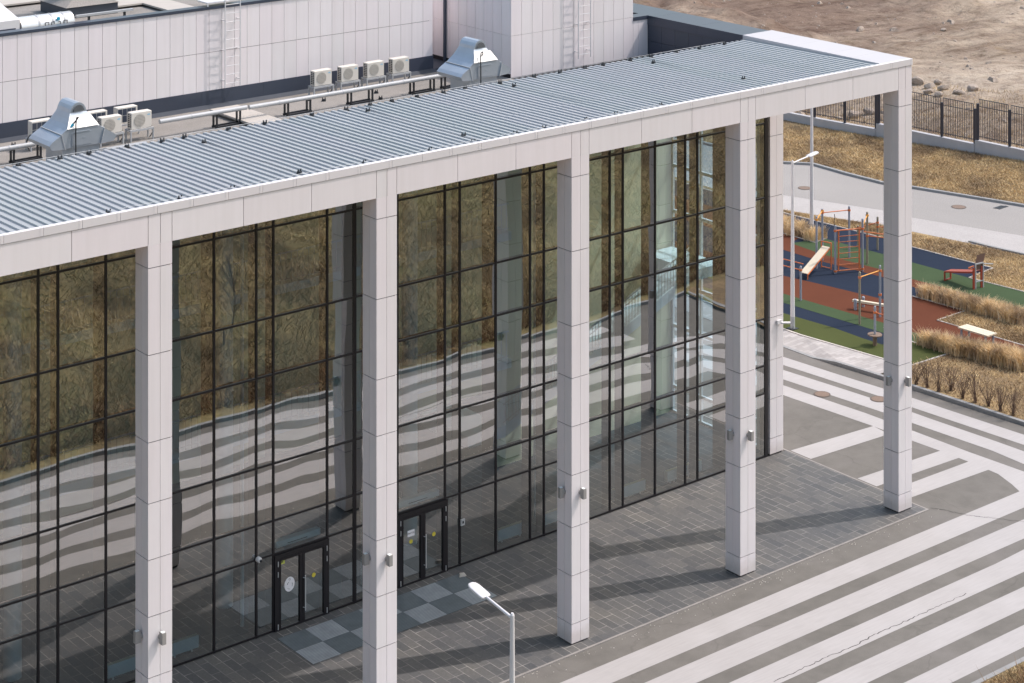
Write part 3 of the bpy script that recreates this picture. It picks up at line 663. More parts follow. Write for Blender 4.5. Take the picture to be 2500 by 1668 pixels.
# tower block
tw = MB()
def tower_front(x0, x1, zlist):
    for z0, z1 in zlist: tw.box(x0 + .007, 12.0, z0, x1 - .007, 12.028, z1)
x = -7.67; n = 0
while x < -1.80: tower_front(x, x + .5085, ((14.24, 15.775), (15.785, 17.25))); x += .5085; n += 1
xr = x
y = 12.03
while y < 22: 
    for z0, z1 in ((14.36, 15.765), (15.775, 17.25)): tw.box(-7.67, y + .007, z0, -7.642, y + .523, z1)
    y += .53
t_ = tw.build('tower_wall', m_panel, bld); MB().box(-7.64, 12.03, 14.2, xr - .03, 22, 17.2).build('core', m_back, t_)
tw = MB().box(xr + .006, 12.0, 14.24, -1.30, 12.028, 15.63).box(-1.29, 12.0, 14.24, -.80, 12.028, 15.63); t_ = tw.build('low_wall', m_panel, bld); MB().box(xr-.02, 12.03, 14.2, -.84, 12.4, 15.62).build('core', m_back, t_)
MB().box(xr + .004, 11.97, 15.635, -.80, 12.5, 15.775).build('low_wall_coping', m_navy, bld)
MB().box(-7.66, 11.96, 14.203, -.8, 12.04, 14.238).box(-7.6, 11.1, 14.2, -.85, 11.955, 14.208).box(-7.65, 12.02, 14.2, -7.60, 22, 14.36).build('tower_base', m_black, bld)
MB().tube((-7.74, 15.98, 14.25), (-7.74, 15.98, 17.3), .065, n=12).build('downpipe', m_navy, bld, smooth=True)
# slate parapet on the yard side
pp = MB(); yy = 6.81
for w in (2.4, 2.4, 2.4, 2.4, 2.4, 2.4, 2.4, 2.4): pp.box(-.82, yy, 15.42, .60, yy + w - .008, 15.77); yy += w
pp.build('parapet_coping', m_navy, bld)
pp = MB(); yy = 6.72
while yy < 12: pp.box(-.79, yy, 14.22, -.76, min(yy + .74, 11.99), 14.78); pp.box(-.79, yy, 14.79, -.76, min(yy + .74, 11.99), 15.41); yy += .75
p_ = pp.build('parapet_wall', m_navy, bld); MB().box(-.75, 6.7, 13.9, .55, 30, 15.41).build('core', m_black, p_)
sd_ = MB().box(.47, 12.0, 0, .55, 40, 13.9); sd_.build('side_wall', m_panel, bld)
MB().box(-58, 12.0, 0, .4, 12.3, 13.88).build('hall_back_wall', m_panel, bld)

# ------------------------------------------------------------------ things on and around the building
ORD = ['corner column at the right end', 'second column from the right', 'third column from the right', 'second column from the left', 'leftmost column']
def lamp(loc, rotz, label):
    r = empty('wall_lamp', loc, label, 'wall lamp', 'box lamps on the columns')
    x, y, z = loc
    MB().box(x-.062, y-.215, z-.155, x+.062, y-.055, z+.155).build('lamp_body', m_lampgrey, r, bevel=.008)
    MB().tube((x, y, z), (x, y-.06, z), .075, n=14).build('wall_mount', m_lampgrey, r, smooth=True)
    MB().box(x-.045, y-.19, z+.1555, x+.045, y-.08, z+.158).build('lens', m_teal, r)
    r.rotation_euler = (0, 0, rotz)
for i, x in enumerate(COLX[:5]):
    lamp((x + .35, 0, 4.58), 0, 'grey box lamp on the front face of the ' + ORD[i]); lamp((x, .34, 4.58), -R(90), 'grey box lamp on the left side face of the ' + ORD[i])
# dome and bullet cameras
r = empty('dome_camera', (-22.12, 6.36, 2.43), 'white dome camera on the mullion left of the left door', 'camera')
MB().tube((-22.12, 6.36, 2.43), (-22.12, 6.26, 2.43), .085, .085, n=18).tube((-22.12, 6.26, 2.43), (-22.12, 6.22, 2.43), .085, .06, n=18).build('housing', m_whitep, r, smooth=True)
MB().tube((-22.10, 6.225, 2.415), (-22.10, 6.19, 2.40), .05, .03, n=14).build('dome_lens', m_dark, r, smooth=True)
r = empty('bullet_camera', (.62, 6.36, 4.95), 'white bullet camera on a bracket on the corner pilaster', 'camera')
MB().box(.5, 6.27, 4.86, .74, 6.355, 5.02).build('junction_box', m_whitep, r, bevel=.01)
MB().tube((.7, 6.28, 4.9), (1.05, 6.15, 4.86), .045, n=12).build('camera_body', m_whitep, r, smooth=True)
MB().tube((1.05, 6.15, 4.86), (1.075, 6.14, 4.857), .034, n=12).build('lens', m_dark, r, smooth=True)
r = empty('intercom', (-14.28, 6.36, 1.45), 'small grey intercom box on the mullion right of the right door', 'intercom')
MB().box(-14.36, 6.30, 1.35, -14.20, 6.358, 1.56).build('case', m_zinc, r, bevel=.006); MB().box(-14.31, 6.294, 1.42, -14.25, 6.2995, 1.5).build('keypad', m_dark, r)
# checkered entrance mat, fourteen square grids set in the paving
def ribmat(name, c0, c1):
    t = NT(name); v = t.coord(world_=True); w = t.n('ShaderNodeTexWave', Scale=4.2, wave_type='BANDS'); w.bands_direction = 'DIAGONAL' if False else 'Y'
    t.l(v, w.inputs['Vector']); a = t.mix(c0, c1, w.outputs['Fac']); a = t.mix(a, t.ramp(t.noise(v, 3, 5), [(.3, (.85,)*3), (.7, (1.1,)*3)]), 1, 'MULTIPLY'); t.color(a); t.p.inputs['Roughness'].default_value = .5; return t.m
mat_l = ribmat('pale_ribbed_grid', (.19, .215, .235), (.34, .375, .405)); mat_d = ribmat('dark_ribbed_grid', (.075, .098, .112), (.125, .152, .168))
r = empty('entrance_mat', (-18.2, 4.95, .02), 'long checkered grey entrance mat in front of the two doors', 'mat')
dk = MB(); lt = MB()
for i in range(7):
    for j in range(2):
        x0 = -21.69 + i * .998; y0 = 3.95 + j * .998; ((lt if (i + j) % 2 == 0 else dk)).box(x0, y0, .015, x0 + .985, y0 + .985, .029)
lt.build('pale_grid', mat_l, r); dk.build('dark_grid', mat_d, r)
s_ = MB().add([(-14.9,5.7,.02),(-14.62,5.66,.02),(-14.58,5.80,.02),(-14.8,5.86,.02),(-14.86,5.72,.13),(-14.68,5.69,.10),(-14.64,5.78,.11),(-14.8,5.83,.12)], [(4,5,6,7),(0,1,5,4),(1,2,6,5),(2,3,7,6),(3,0,4,7)]).build('stone', m_slab, bevel=.02)
tag(s_, 'small pale stone lying on the paving near the right door', 'stone')
# radiators just inside the glass, air curtains above the doors
RD = [(-26.95, -25.3, 'under the glass behind the leftmost column, left of it'), (-24.9, -23.92, 'behind the glass just right of the leftmost column'), (-12.40, -11.2, 'behind the glass left of the third column from the right'), (-10.6, -9.5, 'behind the third column from the right'),
      (-7.22, -5.68, 'behind the glass between the third and second columns from the right'), (-4.62, -4.02, 'behind the glass left of the second column from the right'), (-3.7, -2.9, 'beside the second column from the right')]
for a, b, w in RD:
    r = empty('radiator', ((a+b)/2, 6.85, .03), 'pale green low radiator ' + w, 'radiator', 'radiators inside the glass')
    q = MB().box(a, 6.80, .13, b, 6.96, .50)
    q.build('casing', m_teal, r, bevel=.008)
    q = MB()
    for yy in (6.815, 6.86, 6.905): q.box(a+.02, yy, .501, b-.02, yy+.025, .515)
    q.build('top_grille', m_intw, r)
    for x in (a+.2, b-.2): MB().box(x-.02, 6.86, .03, x+.02, 6.90, .13).build('leg', m_teal, r)
for (x0, x1), w in zip(DOORS, ('left', 'right')):
    r = empty('air_curtain', ((x0+x1)/2, 6.8, 2.35), 'pale air curtain box inside above the %s double door' % w, 'air curtain', 'air curtains above the doors')
    MB().box(x0+.2, 6.62, 2.42, x1-.1, 6.85, 2.62).build('casing', m_teal, r, bevel=.02); MB().box(x0+.6, 6.615, 2.48, x1-.6, 6.619, 2.5).build('vent_slot', m_dark, r)

# ---- street lamps
def street_lamp(base, adir, label, h=7.48):
    r = empty('street_lamp', base, label, 'street lamp', 'white street lamps'); x, y, z = base; d = Vector(adir).normalized()
    MB().tube((x,y,z), (x,y,z+.55), .105, .102, n=16).build('base_sleeve', m_zinc, r, smooth=True)
    MB().tube((x,y,z+.55), (x,y,z+h), .10, .052, n=16).tube((x,y,z+h), (x,y,z+h+.05), .052, .03, n=16).build('pole', m_whitep, r, smooth=True)
    p = Vector((x,y,z+h-.07)); q = p + d*1.0 + Vector((0,0,.14)); MB().tube(p, q, .036, .034, n=12).build('arm', m_whitep, r, smooth=True)
    # flat rounded head
    e = q + d*.68 + Vector((0,0,.12)); s = d.cross(Vector((0,0,1))).normalized(); hd = MB(); u = (e - q).normalized(); nrm = s.cross(u).normalized()
    rings = [(-.02,.11,.02),(0,.135,.035),(.10,.145,.042),(.45,.145,.042),(.56,.12,.034),(.61,.07,.02)]; k = 12; prev = None; ps = []
    for t, w, hh in rings:
        for i in range(k):
            a = 2*math.pi*i/k; ps.append(q + u*t + s*(w*math.copysign(abs(math.cos(a))**.45, math.cos(a))) + nrm*(hh*math.copysign(abs(math.sin(a))**.8, math.sin(a))))
    fs = [(j*k+i, j*k+(i+1)%k, (j+1)*k+(i+1)%k, (j+1)*k+i) for j in range(len(rings)-1) for i in range(k)] + [tuple(range(k)), tuple(range((len(rings)-1)*k, len(rings)*k))]
    hd.add(ps, fs).build('lamp_head', m_whitep, r, smooth=True)
    ax = r; return r
street_lamp((-25.05, -9.62, .13), (0, 1, 0), 'white street lamp in the foreground with its head over the paving', 7.36)
l1 = yd(453, 1352); street_lamp(l1, (1, .0, 0), 'white street lamp standing on the olive rubber beside the pale pavement', 7.36)
MB().prism([(l1[0]+.28*math.cos(R(45+90*i)), l1[1]+.28*math.sin(R(45+90*i))) for i in range(4)], ZY, ZY+.03).build('base_plate', m_dark, bpy.data.objects['street_lamp.001'])
l2 = yd(610, 580); street_lamp(l2, (-.4, 1, 0), 'taller white lamp pole rising from the dry grass patch in the playground', 9.6)

# ---- roof ventilators
def ventilator(cx, y0, label, cable):
    r = empty('roof_ventilator', (cx, y0 + .7, 14.2), label, 'roof ventilator', 'galvanised roof ventilators'); z = 14.2; y1 = y0 + 1.34
    half = [(.0, 2.12), (.10, 2.10), (.19, 2.03), (.25, 1.93), (.28, 1.82), (.36, 1.66), (.45, 1.52), (.56, 1.40), (.72, 1.28)]
    half += [(.62, .84)]
    poly = [(cx+dx, z+dz) for dx, dz in half] ; poly = poly + [(cx-dx, z+dz) for dx, dz in half[:0:-1]]
    # body: profile extruded; front cut back above the skirt to a sloping plate
    yb = [y0 + (0 if dz < 1.42 else min(.30, (dz-1.42)*.9)) for dx, dz in half]; yb = yb + yb[:0:-1]
    n = len(poly); vs2 = [(p[0], yf, p[1]) for p, yf in zip(poly, yb)] + [(p[0], y1 - (yf - y0)*.6, p[1]) for p, yf in zip(poly, yb)]
    h = len(half); fs = [(i, n+i, n+(i+1)%n, (i+1)%n) for i in range(n)] + [tuple(range(n, 2*n))[::-1]]
    fs.append((0, n-1, 1)); fs += [(i, n-i, n-i-1, i+1) for i in range(1, h-1)]
    MB().add(vs2, fs).build('hood', m_galv, r)
    for s in (-1, 1):
        w = [(.705, 1.285), (1.02, 1.10), (1.12, 1.00), (1.04, .86), (.60, .83)]
        pw = [(cx+s*a, z+b) for a, b in w]; pw = pw if s < 0 else pw[::-1]
        MB().xz(pw, y0-.03, y1+.03).build('side_outlet', m_galv, r)
        MB().bar((cx+s*.72, y0-.035, z+1.30), (cx+s*.60, y0-.035, z+.82), .025, .02).bar((cx+s*.73, y0, z+1.292), (cx+s*.73, y1, z+1.292), .03, .02).build('flange', m_zinc, r)
    hb = MB(); hb.box(cx-.36, y0-.02, z+.90, cx+.30, y0-.004, z+1.28); hb.box(cx-.3, y0-.035, z+1.29, cx+.24, y0-.01, z+1.31); hb.box(cx-.02, y0-.03, z+1.1, cx+.08, y0-.021, z+1.115)
    hb.build('access_panel', m_galv, r)
    pv = [(cx-.53, y0-.015, z+1.42), (cx+.53, y0-.015, z+1.42), (cx+.35, y0+.20, z+1.74), (cx-.35, y0+.20, z+1.74)]
    MB().add([(p[0], p[1]-.012, p[2]+.006) for p in pv] + [(p[0], p[1]+.004, p[2]-.01) for p in pv], [(0,1,2,3),(4,7,6,5),(0,4,5,1),(1,5,6,2),(2,6,7,3),(3,7,4,0)]).build('sloping_plate', m_plate, r)
    ring = []; k = 9
    for i in range(k+1): a = math.pi*i/k; ring.append((cx + .19*math.cos(a), z + 1.86 + .19*math.sin(a)))
    MB().add([(p[0], y0+.262, p[1]) for p in ring], [tuple(range(len(ring)))]).build('vent_mouth', m_dark, r)
    gb = MB()
    for i in range(-4, 5): gb.bar((cx+i*.038, y0+.256, z+1.86), (cx+i*.038, y0+.256, z+1.86+math.sqrt(max(.19**2-(i*.038)**2, 0))), .009)
    gb.build('vent_grille', m_zinc, r)
    MB().box(cx-.62, y0+.12, z, cx+.62, y1-.12, z+.84).build('curb', m_galv, r)
    pts = [(cx-.28, y0-.10, z), (cx-.28, y0-.09, z+1.3), (cx-.26, y0-.06, z+1.55), (cx-.20, y0+.0, z+1.74), (cx-.12, y0+.0, z+1.77), (cx-.08, y0+.04, z+1.7), (cx-.1, y0+.07, z+1.62)]
    if cable: pts[-3:] = [(cx-.14, y0-.0, z+1.74), (cx-.24, y0+.02, z+1.62), (cx-.32, y0-.0, z+1.55)]
    MB().path(pts, .021).build('cable', m_dark, r, smooth=True)
    if cable: MB().tube(pts[-1], (pts[-1][0]-.08, pts[-1][1]-.01, pts[-1][2]-.07), .045, .02, n=10).build('cable_gland', m_blue, r, smooth=True)
m_plate = M('sun_glint_sheet_metal', (.80, .79, .77), .22, metal=.35, var=.04)  # paler than the hood metal: the sun's reflection is put into the colour
ventilator(-26.32, 9.62, 'galvanised hooded roof ventilator at the left with a blue cable gland', True)
ventilator(-10.74, 9.62, 'galvanised hooded roof ventilator beside the white tower', False)

# ---- air-conditioning units
def ac_unit(loc, label, group, flip=False):
    r = empty('air_conditioner', loc, label, 'air conditioner', group); x, y, z = loc   # y = front, z = roof; unit sits on a welded stand
    zb = z + .40
    MB().box(x-.365, y, zb, x+.365, y+.29, zb+.53).build('case', m_acw, r, bevel=.012)
    fg = MB(); fg.disc((x-.07, y-.004, zb+.265), .205, 32); f_ = fg.build('fan_grille', m_grill, r)
    ln = MB()
    for i in range(-4, 5):
        d = i*.045; hl = math.sqrt(max(.2**2-d*d, 0)); ln.bar((x-.07-hl, y-.010, zb+.265+d), (x-.07+hl, y-.010, zb+.265+d), .010); ln.bar((x-.07+d, y-.012, zb+.265-hl), (x-.07+d, y-.012, zb+.265+hl), .010)
    ln.build('grille_bars', m_acw, f_)
    sl = MB()
    for c in range(2):
        for k in range(7): sl.box(x-.369, y+.05+c*.11, zb+.06+k*.063, x-.3655, y+.13+c*.11, zb+.105+k*.063)
    sl.build('side_louvre', m_dark, r)
    MB().box(x+.20, y-.004, zb+.40, x+.31, y-.001, zb+.425).box(x+.235, y-.004, zb+.43, x+.30, y-.001, zb+.445).build('badge', m_badge, r)
    cl = MB()
    for k in range(4):
        cl.box(x-.30+k*.165, y+.2905, zb+.05, x-.15+k*.165, y+.294, zb+.26).box(x-.30+k*.165, y+.2905, zb+.275, x-.15+k*.165, y+.294, zb+.485)
    cl.build('rear_coil', m_navy, r)
    st = MB()
    for sy in (-.02, .31): st.box(x-.43, y+sy-.025, zb-.07, x+.43, y+sy+.025, zb-.012)
    for sx in (-.41, .41): st.box(x+sx-.02, y-.04, zb-.068, x+sx+.02, y+.33, zb-.02)
    s_ = st.build('stand', m_zinc, r)
    for sx in (-.40, .40):
        for sy in (-.02, .31): MB().box(x+sx-.022, y+sy-.022, z, x+sx+.022, y+sy+.022, zb-.06).build('stand_leg', m_zinc, s_)
    MB().path([(x+.37, y+.22, zb+.12), (x+.44, y+.16, zb+.02), (x+.46, y+.10, z+.2), (x+.40, y+.2, z+.02)], .016).build('pipe', m_dark, r, smooth=True)
    if flip: r.rotation_euler = (0, 0, math.pi)
    return r
m_badge = M('blue_badge', (.25, .50, .66), .4)
first = ac_unit((-14.72, 13.9, 14.2), 'cream air conditioner on a stand, leftmost in the row of four', 'air conditioners in the row of four')
for x, w in ((-13.57, 'second from left in the row of four'), (-12.44, 'third from left in the row of four'), (-11.31, 'rightmost in the row of four')): dup(first, (x, 13.9, 14.2), 'cream air conditioner on a stand, ' + w)
dup(first, (-22.90, 12.2, 14.2), 'cream air conditioner with its fan to the front, right of the left ventilator', 'air conditioners behind the left ventilator')
dup(first, (-23.98, 12.2, 14.2), 'cream air conditioner with its fan to the front, half hidden by the left ventilator', 'air conditioners behind the left ventilator')
dup(first, (-22.92, 13.4, 14.2), 'air conditioner turned to show its dark coil, right of the left ventilator', 'air conditioners behind the left ventilator', math.pi)
dup(first, (-24.02, 13.4, 14.2), 'air conditioner turned to show its dark coil, behind the top of the left ventilator', 'air conditioners behind the left ventilator', math.pi)
dup(first, (-25.95, 13.4, 14.2), 'air conditioner mostly hidden behind the left side of the left ventilator', 'air conditioners behind the left ventilator', math.pi)

# ---- roof conduit on black trestles, cable trays, walkway
def conduit(x0, x1, y, z, label, xs2, name='cable_conduit'):
    r = empty(name, ((x0+x1)/2, y, 14.2), label, 'conduit', 'grey conduits on the low roof')
    MB().tube((x0, y, z), (x1, y, z), .078, n=12).build('pipe', m_zinc, r, smooth=True)
    x = x0 + 1.2
    while x < x1: MB().tube((x-.03, y, z), (x+.03, y, z), .086, n=12).build('joint_ring', m_zinc, r, smooth=True); x += 2.6
    for x in xs2:
        t = MB()
        for sx in (-.45, .45):
            for sy in (-.0, .22): t.bar((x+sx, y+.0+sy, 14.2), (x+sx, y+sy, z-.075), .055)
            t.bar((x+sx, y-.02, z-.075), (x+sx, y+.24, z-.095), .05)
        for sy in (0, .22): t.bar((x-.5, y+sy, 14.23), (x+.5, y+sy, 14.24), .075)
        t.build('trestle', m_dark, r)
conduit(-18.9, -8.7, 12.1, 14.72, 'long grey conduit on trestles in front of the row of four air conditioners', (-16.9, -14.3, -11.6, -10.2))
conduit(-22.3, -19.0, 12.1, 14.74, 'grey conduit on trestles between the left air conditioners and the walkway', (-19.7,))
conduit(-34, -26.75, 12.0, 14.72, 'grey conduit left of the left ventilator, cut by the photo edge', (-27.0, -30))
r = empty('cable_tray', (-24.9, 9.7, 14.75), 'short grey cable tray in front of the left ventilator', 'cable tray')
MB().box(-26.0, 9.62, 14.74, -24.1, 9.76, 14.82).build('tray', m_zinc, r); MB().bar((-25.6, 9.69, 14.2), (-25.6, 9.69, 14.74), .04).bar((-24.4, 9.69, 14.2), (-24.4, 9.69, 14.74), .04).build('support', m_dark, r)
tag(MB().box(-19.25, 11.0, 14.30, -18.15, 12.4, 14.36).box(-19.25, 12.41, 14.30, -18.15, 14.1, 14.36).box(-19.1, 11.1, 14.2, -18.9, 14, 14.30).box(-18.5, 11.1, 14.2, -18.3, 14, 14.30).build('roof_walkway', m_slab), 'pale slab walkway crossing the low roof under the ladder', 'walkway')
# ladders
def ladder(x, y, z0, z1, hoop, label):
    r = empty('roof_ladder', (x, y, z0), label, 'ladder', 'white wall ladders'); rl = MB(); rg_ = MB()
    for sx in (-.305, .305): rl.bar((x+sx, y-.24, z0), (x+sx, y-.24, z1), .04, .025)
    rl.build('rail', m_whitep, r)
    z = z0 + .15
    while z < z1 - .1: rg_.tube((x-.30, y-.24, z), (x+.30, y-.24, z), .012, n=8); z += .305
    rg_.build('rung', m_whitep, r, smooth=True)
    b = MB(); z = z0 + .25
    while z < z1:
        for sx in (-.305, .305): b.bar((x+sx, y-.24, z), (x+sx, y+.0, z), .035, .025)
        z += 1.05
    b.build('bracket', m_whitep, r)
    if hoop: MB().box(x-.9, y-.05, 17.80, x+.35, y+.65, 17.84).box(x-.9, y-.05, 17.70, x-.86, y-.01, 17.80).build('landing', m_whitep, r)
ladder(-17.93, 15.0, 14.83, 18.6, True, 'white steel ladder on the long upper wall with a landing at its top')
ladder(-4.27, 12.0, 14.58, 18.2, False, 'white steel ladder on the front of the tower')
# upper roof: duct, curb with pyramid cover, cabinet, tray, slabs
r = empty('wrapped_duct', (-24.1, 16.35, 17.5), 'silver wrapped round duct with black lettering on the upper roof', 'duct')
MB().tube((-25.3, 16.3, 17.53), (-23.38, 16.3, 17.53), .36, n=28).build('duct', m_silver, r, smooth=True)
for x in (-24.65, -24.15, -23.72): MB().tube((x-.03, 16.3, 17.53), (x+.03, 16.3, 17.53), .372, n=28).build('band', m_zinc, r, smooth=True)
MB().box(-24.03, 15.92, 17.70, -23.93, 15.99, 17.80).build('blue_clip', m_blue, r)
text_mesh('duct_lettering', 'ПД-2.П', .26, (-24.06, 15.935, 17.565), (R(90), 0, 0), m_blk, r)
r = empty('roof_curb', (-22.1, 18.1, 17.45), 'dark square roof curb with a pyramid cover and stay wires', 'roof curb')
MB().box(-23.1, 17.1, 17.45, -21.15, 19.1, 17.84).build('curb_wall', m_mem, r)
MB().add([(-23.15,17.05,17.84),(-21.1,17.05,17.84),(-21.1,19.15,17.84),(-23.15,19.15,17.84),(-22.12,18.1,18.2)], [(0,1,4),(1,2,4),(2,3,4),(3,0,4)]).build('pyramid_cover', m_flatroof, r)
MB().tube((-22.3,17.9,18.0), (-22.6,17.4,20), .02, n=6).tube((-22.1,18.0,18.0), (-22.4,17.3,20), .012, n=6).tube((-22.12,18.1,18.1),(-22.12,18.1,20), .3, n=14).build('vent_stack', m_navy, r)
r = empty('roof_cabinet', (-26.6, 16.6, 17.45), 'white sloped-top cabinet at the left end of the upper roof', 'cabinet')
MB().add([(-28,16.0,17.45),(-25.35,16.0,17.45),(-25.35,17.9,17.45),(-28,17.9,17.45),(-28,16.0,17.88),(-25.35,16.0,17.88),(-25.35,17.9,18.32),(-28,17.9,18.32)], [(0,1,5,4),(1,2,6,5),(2,3,7,6),(3,0,4,7),(4,5,6,7)]).build('cabinet_body', m_whitep, r, bevel=.02)
MB().box(-28, 15.985, 17.50, -25.5, 15.998, 17.60).build('louvre', m_navy, r)
r = empty('upper_cable_tray', (-22, 16.2, 17.6), 'grey cable tray on black feet along the edge of the upper roof', 'cable tray')
MB().box(-23.2, 16.15, 17.66, -21.05, 16.27, 17.73).build('tray', m_zinc, r); MB().box(-22.75, 16.17, 17.45, -22.69, 16.25, 17.66).box(-21.4, 16.17, 17.45, -21.34, 16.25, 17.66).build('foot', m_dark, r)
ww = MB().prism([(-20.9,17.7),(-19.86,17.7),(-19.86,15.6),(-18.8,15.6),(-18.8,18.75),(-20.9,18.75)], 17.52, 17.58)
ww.prism([(-26,18.2+2.2),(-20.95,18.2+2.2),(-20.95,24),(-26,24)], 17.52, 17.58)
tag(ww.build('roof_slab_path', m_slab), 'pale slab path on the upper roof turning a corner', 'walkway')
# ---- lightning-conductor blocks and wire
hold0 = None
def holder(x, y, z):
    global hold0
    lab, grp = 'small black block holding the lightning wire on the roof', 'lightning wire blocks on the roof'
    if hold0 is None:
        mb = MB(); n = 10; mb.tube((x,y,z), (x,y,z+.07), .085, .07, n=n); mb.bar((x-.05,y,z+.065), (x-.05,y,z+.13), .026); mb.bar((x+.05,y,z+.065), (x+.05,y,z+.13), .026)
        e_ = empty('wire_block', (x,y,z), None, None); o = mb.build('wire_block', m_dark, e_); o.parent = None; o.location = (x, y, z); bpy.data.objects.remove(e_); o.name = 'wire_block'
        hold0 = tag(o, lab, 'wire block', grp)
    else:
        o = hold0.copy(); col.objects.link(o); o.location = (x, y, z); o.rotation_euler = (0, 0, random.uniform(-.4, .4))
xsb = [-29.92,-28.67,-27.73,-26.5,-25.38,-24.62,-23.07,-21.82,-20.07,-18.84,-17.9,-17.02,-16.01,-14.99,-14.05,-12.65,-11.15,-10.0,-8.9,-8.04,-6.79,-5.79,-4.51,-3.38,-2.09]
for x in xsb: holder(x, 6.45 + random.uniform(-.05, .05), zr(6.45)+.02)
for x, y in ((-24.54,5.44),(-18.44,5.79),(-12.59,5.73),(-6.44,5.58),(-18.24,1.12),(-6.13,1.49),(-24.38,.56)): holder(x, y, zr(y)+.02)
for x in (-19.99,-18.42,-16.83,-15.71,-14.05,-12.81,-10.91,-28.2,-26.6,-30.3,-22.3): holder(x, .42, zr(.5)-.03)
for x, y in ((-15.47,13.67),(-15.12,13.26),(-12.95,13.14),(-13.4,12.24),(-26.47,14.1)): holder(x, y, 14.2)
wp = [(x, 6.45, zr(6.45)+.13) for x in (-34, -28.7, -21.8, -14, -8.9, -2.1)]
wi = MB().path(wp, .008, 6)
for x in (-24.5, -18.4, -12.6, -6.4): wi.path([(x, 6.4, zr(6.4)+.12), (x+.05, 3.2, zr(3.2)+.06), (x+.1, .6, zr(.6)+.05)], .007, 6)
wi.path([(-30, .42, zr(.42)+.05), (-20, .42, zr(.42)+.05), (-10.9, .42, zr(.42)+.05)], .007, 6)
tag(wi.build('lightning_wire', m_zinc), 'thin grey lightning wire running over the corrugated roof', 'wire')
r = tag(MB().box(-12.9, 8.2, 14.2, -7.9, 9.2, 14.24).build('roof_edge_slab', m_slab), 'pale strip of slabs on the low roof below the right ventilator', 'walkway')

# ------------------------------------------------------------------ the yard
# manhole covers
def manhole(p, rad, label):
    r = empty('manhole_cover', p, label, 'manhole cover', 'manhole covers'); MB().tube(p, (p[0],p[1],p[2]+.012), rad, n=28).build('frame_ring', m_ring, r); MB().tube((p[0],p[1],p[2]+.012), (p[0],p[1],p[2]+.018), rad*.84, n=28).build('lid', m_rust, r)
manhole(yd(695,547,.005,1800,800), .34, 'rusty round manhole cover between white stripes, left of the corner column')
manhole(yd(1158,587,.005,1800,800), .34, 'rusty round manhole cover just left of the corner column')
manhole(yd(553,200,.126), .38, 'brown manhole cover on the far pale road seen through the portico')
manhole(yd(1815,355,.126), .40, 'brown manhole cover on the far pale road right of the corner column')
dg = MB().bar(yd(2108,366,.13), yd(2178,345,.13), .2, .02).bar(yd(2138,371,.13), yd(2210,347,.13), .2, .02)
tag(dg.build('road_drain', m_dark), 'dark double drain grating set in the far pale road', 'drain')

# fence
fn = empty('metal_fence', (41.2, 33, .2), 'dark steel picket fence on a stepped concrete base', 'fence')
def fpt(y): return float(xfence(y)), y
SEG = [(52.0, 36.44, .62, 2.75), (36.40, 29.37, .97, 3.02), (29.33, 20.5, 1.21, 3.35), (20.46, 11, 1.6, 3.7)]
for k, (ya, yb, zt, zp) in enumerate(SEG):
    w = MB(); n = 8; ypts = [ya + (yb-ya)*i/n for i in range(n+1)]
    for a, b in zip(ypts[:-1], ypts[1:]):
        xa, xb = float(xfence(a)), float(xfence(b)); t = .16
        w.add([(xa-t,a,-.1),(xa+t,a,-.1),(xb+t,b,-.1),(xb-t,b,-.1),(xa-t,a,zt),(xa+t,a,zt),(xb+t,b,zt),(xb-t,b,zt)], [(4,7,6,5),(0,4,5,1),(0,3,7,4),(1,5,6,2),(3,2,6,7)])
    w.build('base_wall', m_conc, fn)
    npan = max(1, round((ya - yb) / 2.35)); ps = [ya - .08 - (ya - yb - .16) * i / npan for i in range(npan+1)]
    for y in ps:
        x = float(xfence(y)); MB().box(x-.06, y-.06, zt-.12, x+.06, y+.06, zp).build('post', m_fence, fn)
    for a, b in zip(ps[:-1], ps[1:]):
        q = MB(); z0, z1 = zt + .14, zp + .27; pa, pb = (float(xfence(a-.1)), a-.1), (float(xfence(b+.1)), b+.1)
        for z in (z0+.1, z1-.42, z1): q.bar((*pa, z), (*pb, z), .035)
        m_ = 17
        for i in range(m_+1):
            t = i/m_; x, y = pa[0]+(pb[0]-pa[0])*t, pa[1]+(pb[1]-pa[1])*t; q.bar((x, y, z0), (x, y, z1), .026)
        q.build('picket_panel', m_fence, fn)

# gym equipment
def post(mb, p, h, r_=.052): mb.tube(p, (p[0],p[1],p[2]+h), r_, n=14); mb.tube((p[0],p[1],p[2]+h), (p[0],p[1],p[2]+h+.03), r_, r_*.55, n=14)
def collar(mb, p, z): mb.tube((p[0],p[1],z-.045), (p[0],p[1],z+.045), .075, n=12)
def top(p, z): return (p[0], p[1], p[2]+z)
A, Bp, Cp = yd(650,858), yd(697,792), yd(917,768)
r = empty('pull_up_frame', A, 'tall blue grey pull-up frame with orange bars behind the slanted bench', 'pull-up frame')
for p, h in ((A,2.5),(Bp,2.5),(Cp,2.5)):
    q = MB(); post(q, p, h); q.build('post', m_tubeb, r, smooth=True)
q = MB().tube(top(Bp,2.33), top(Cp,2.33), .024, n=10); collar(q, Bp, Bp[2]+2.33); collar(q, Cp, Cp[2]+2.33); q.build('bar', m_orange, r, smooth=True)
q = MB().tube(top(A,2.36), top(Bp,2.42), .024, n=10); collar(q, A, A[2]+2.36); collar(q, Bp, Bp[2]+2.43); q.build('bar', m_yellow, r, smooth=True)
rp = [(Bp[0]*.55+Cp[0]*.45, Bp[1]*.55+Cp[1]*.45, ZY+2.2-.16*i) for i in range(6)]
MB().path([(p[0]+.03*math.sin(i*1.9), p[1], p[2]) for i, p in enumerate(rp)], .018, 6).build('hanging_rope', m_dark, r, smooth=True)
Dp, Ep = yd(803,900), yd(1027,880)
r = empty('wall_bars', Dp, 'orange climbing ladder between two blue grey posts', 'wall bars')
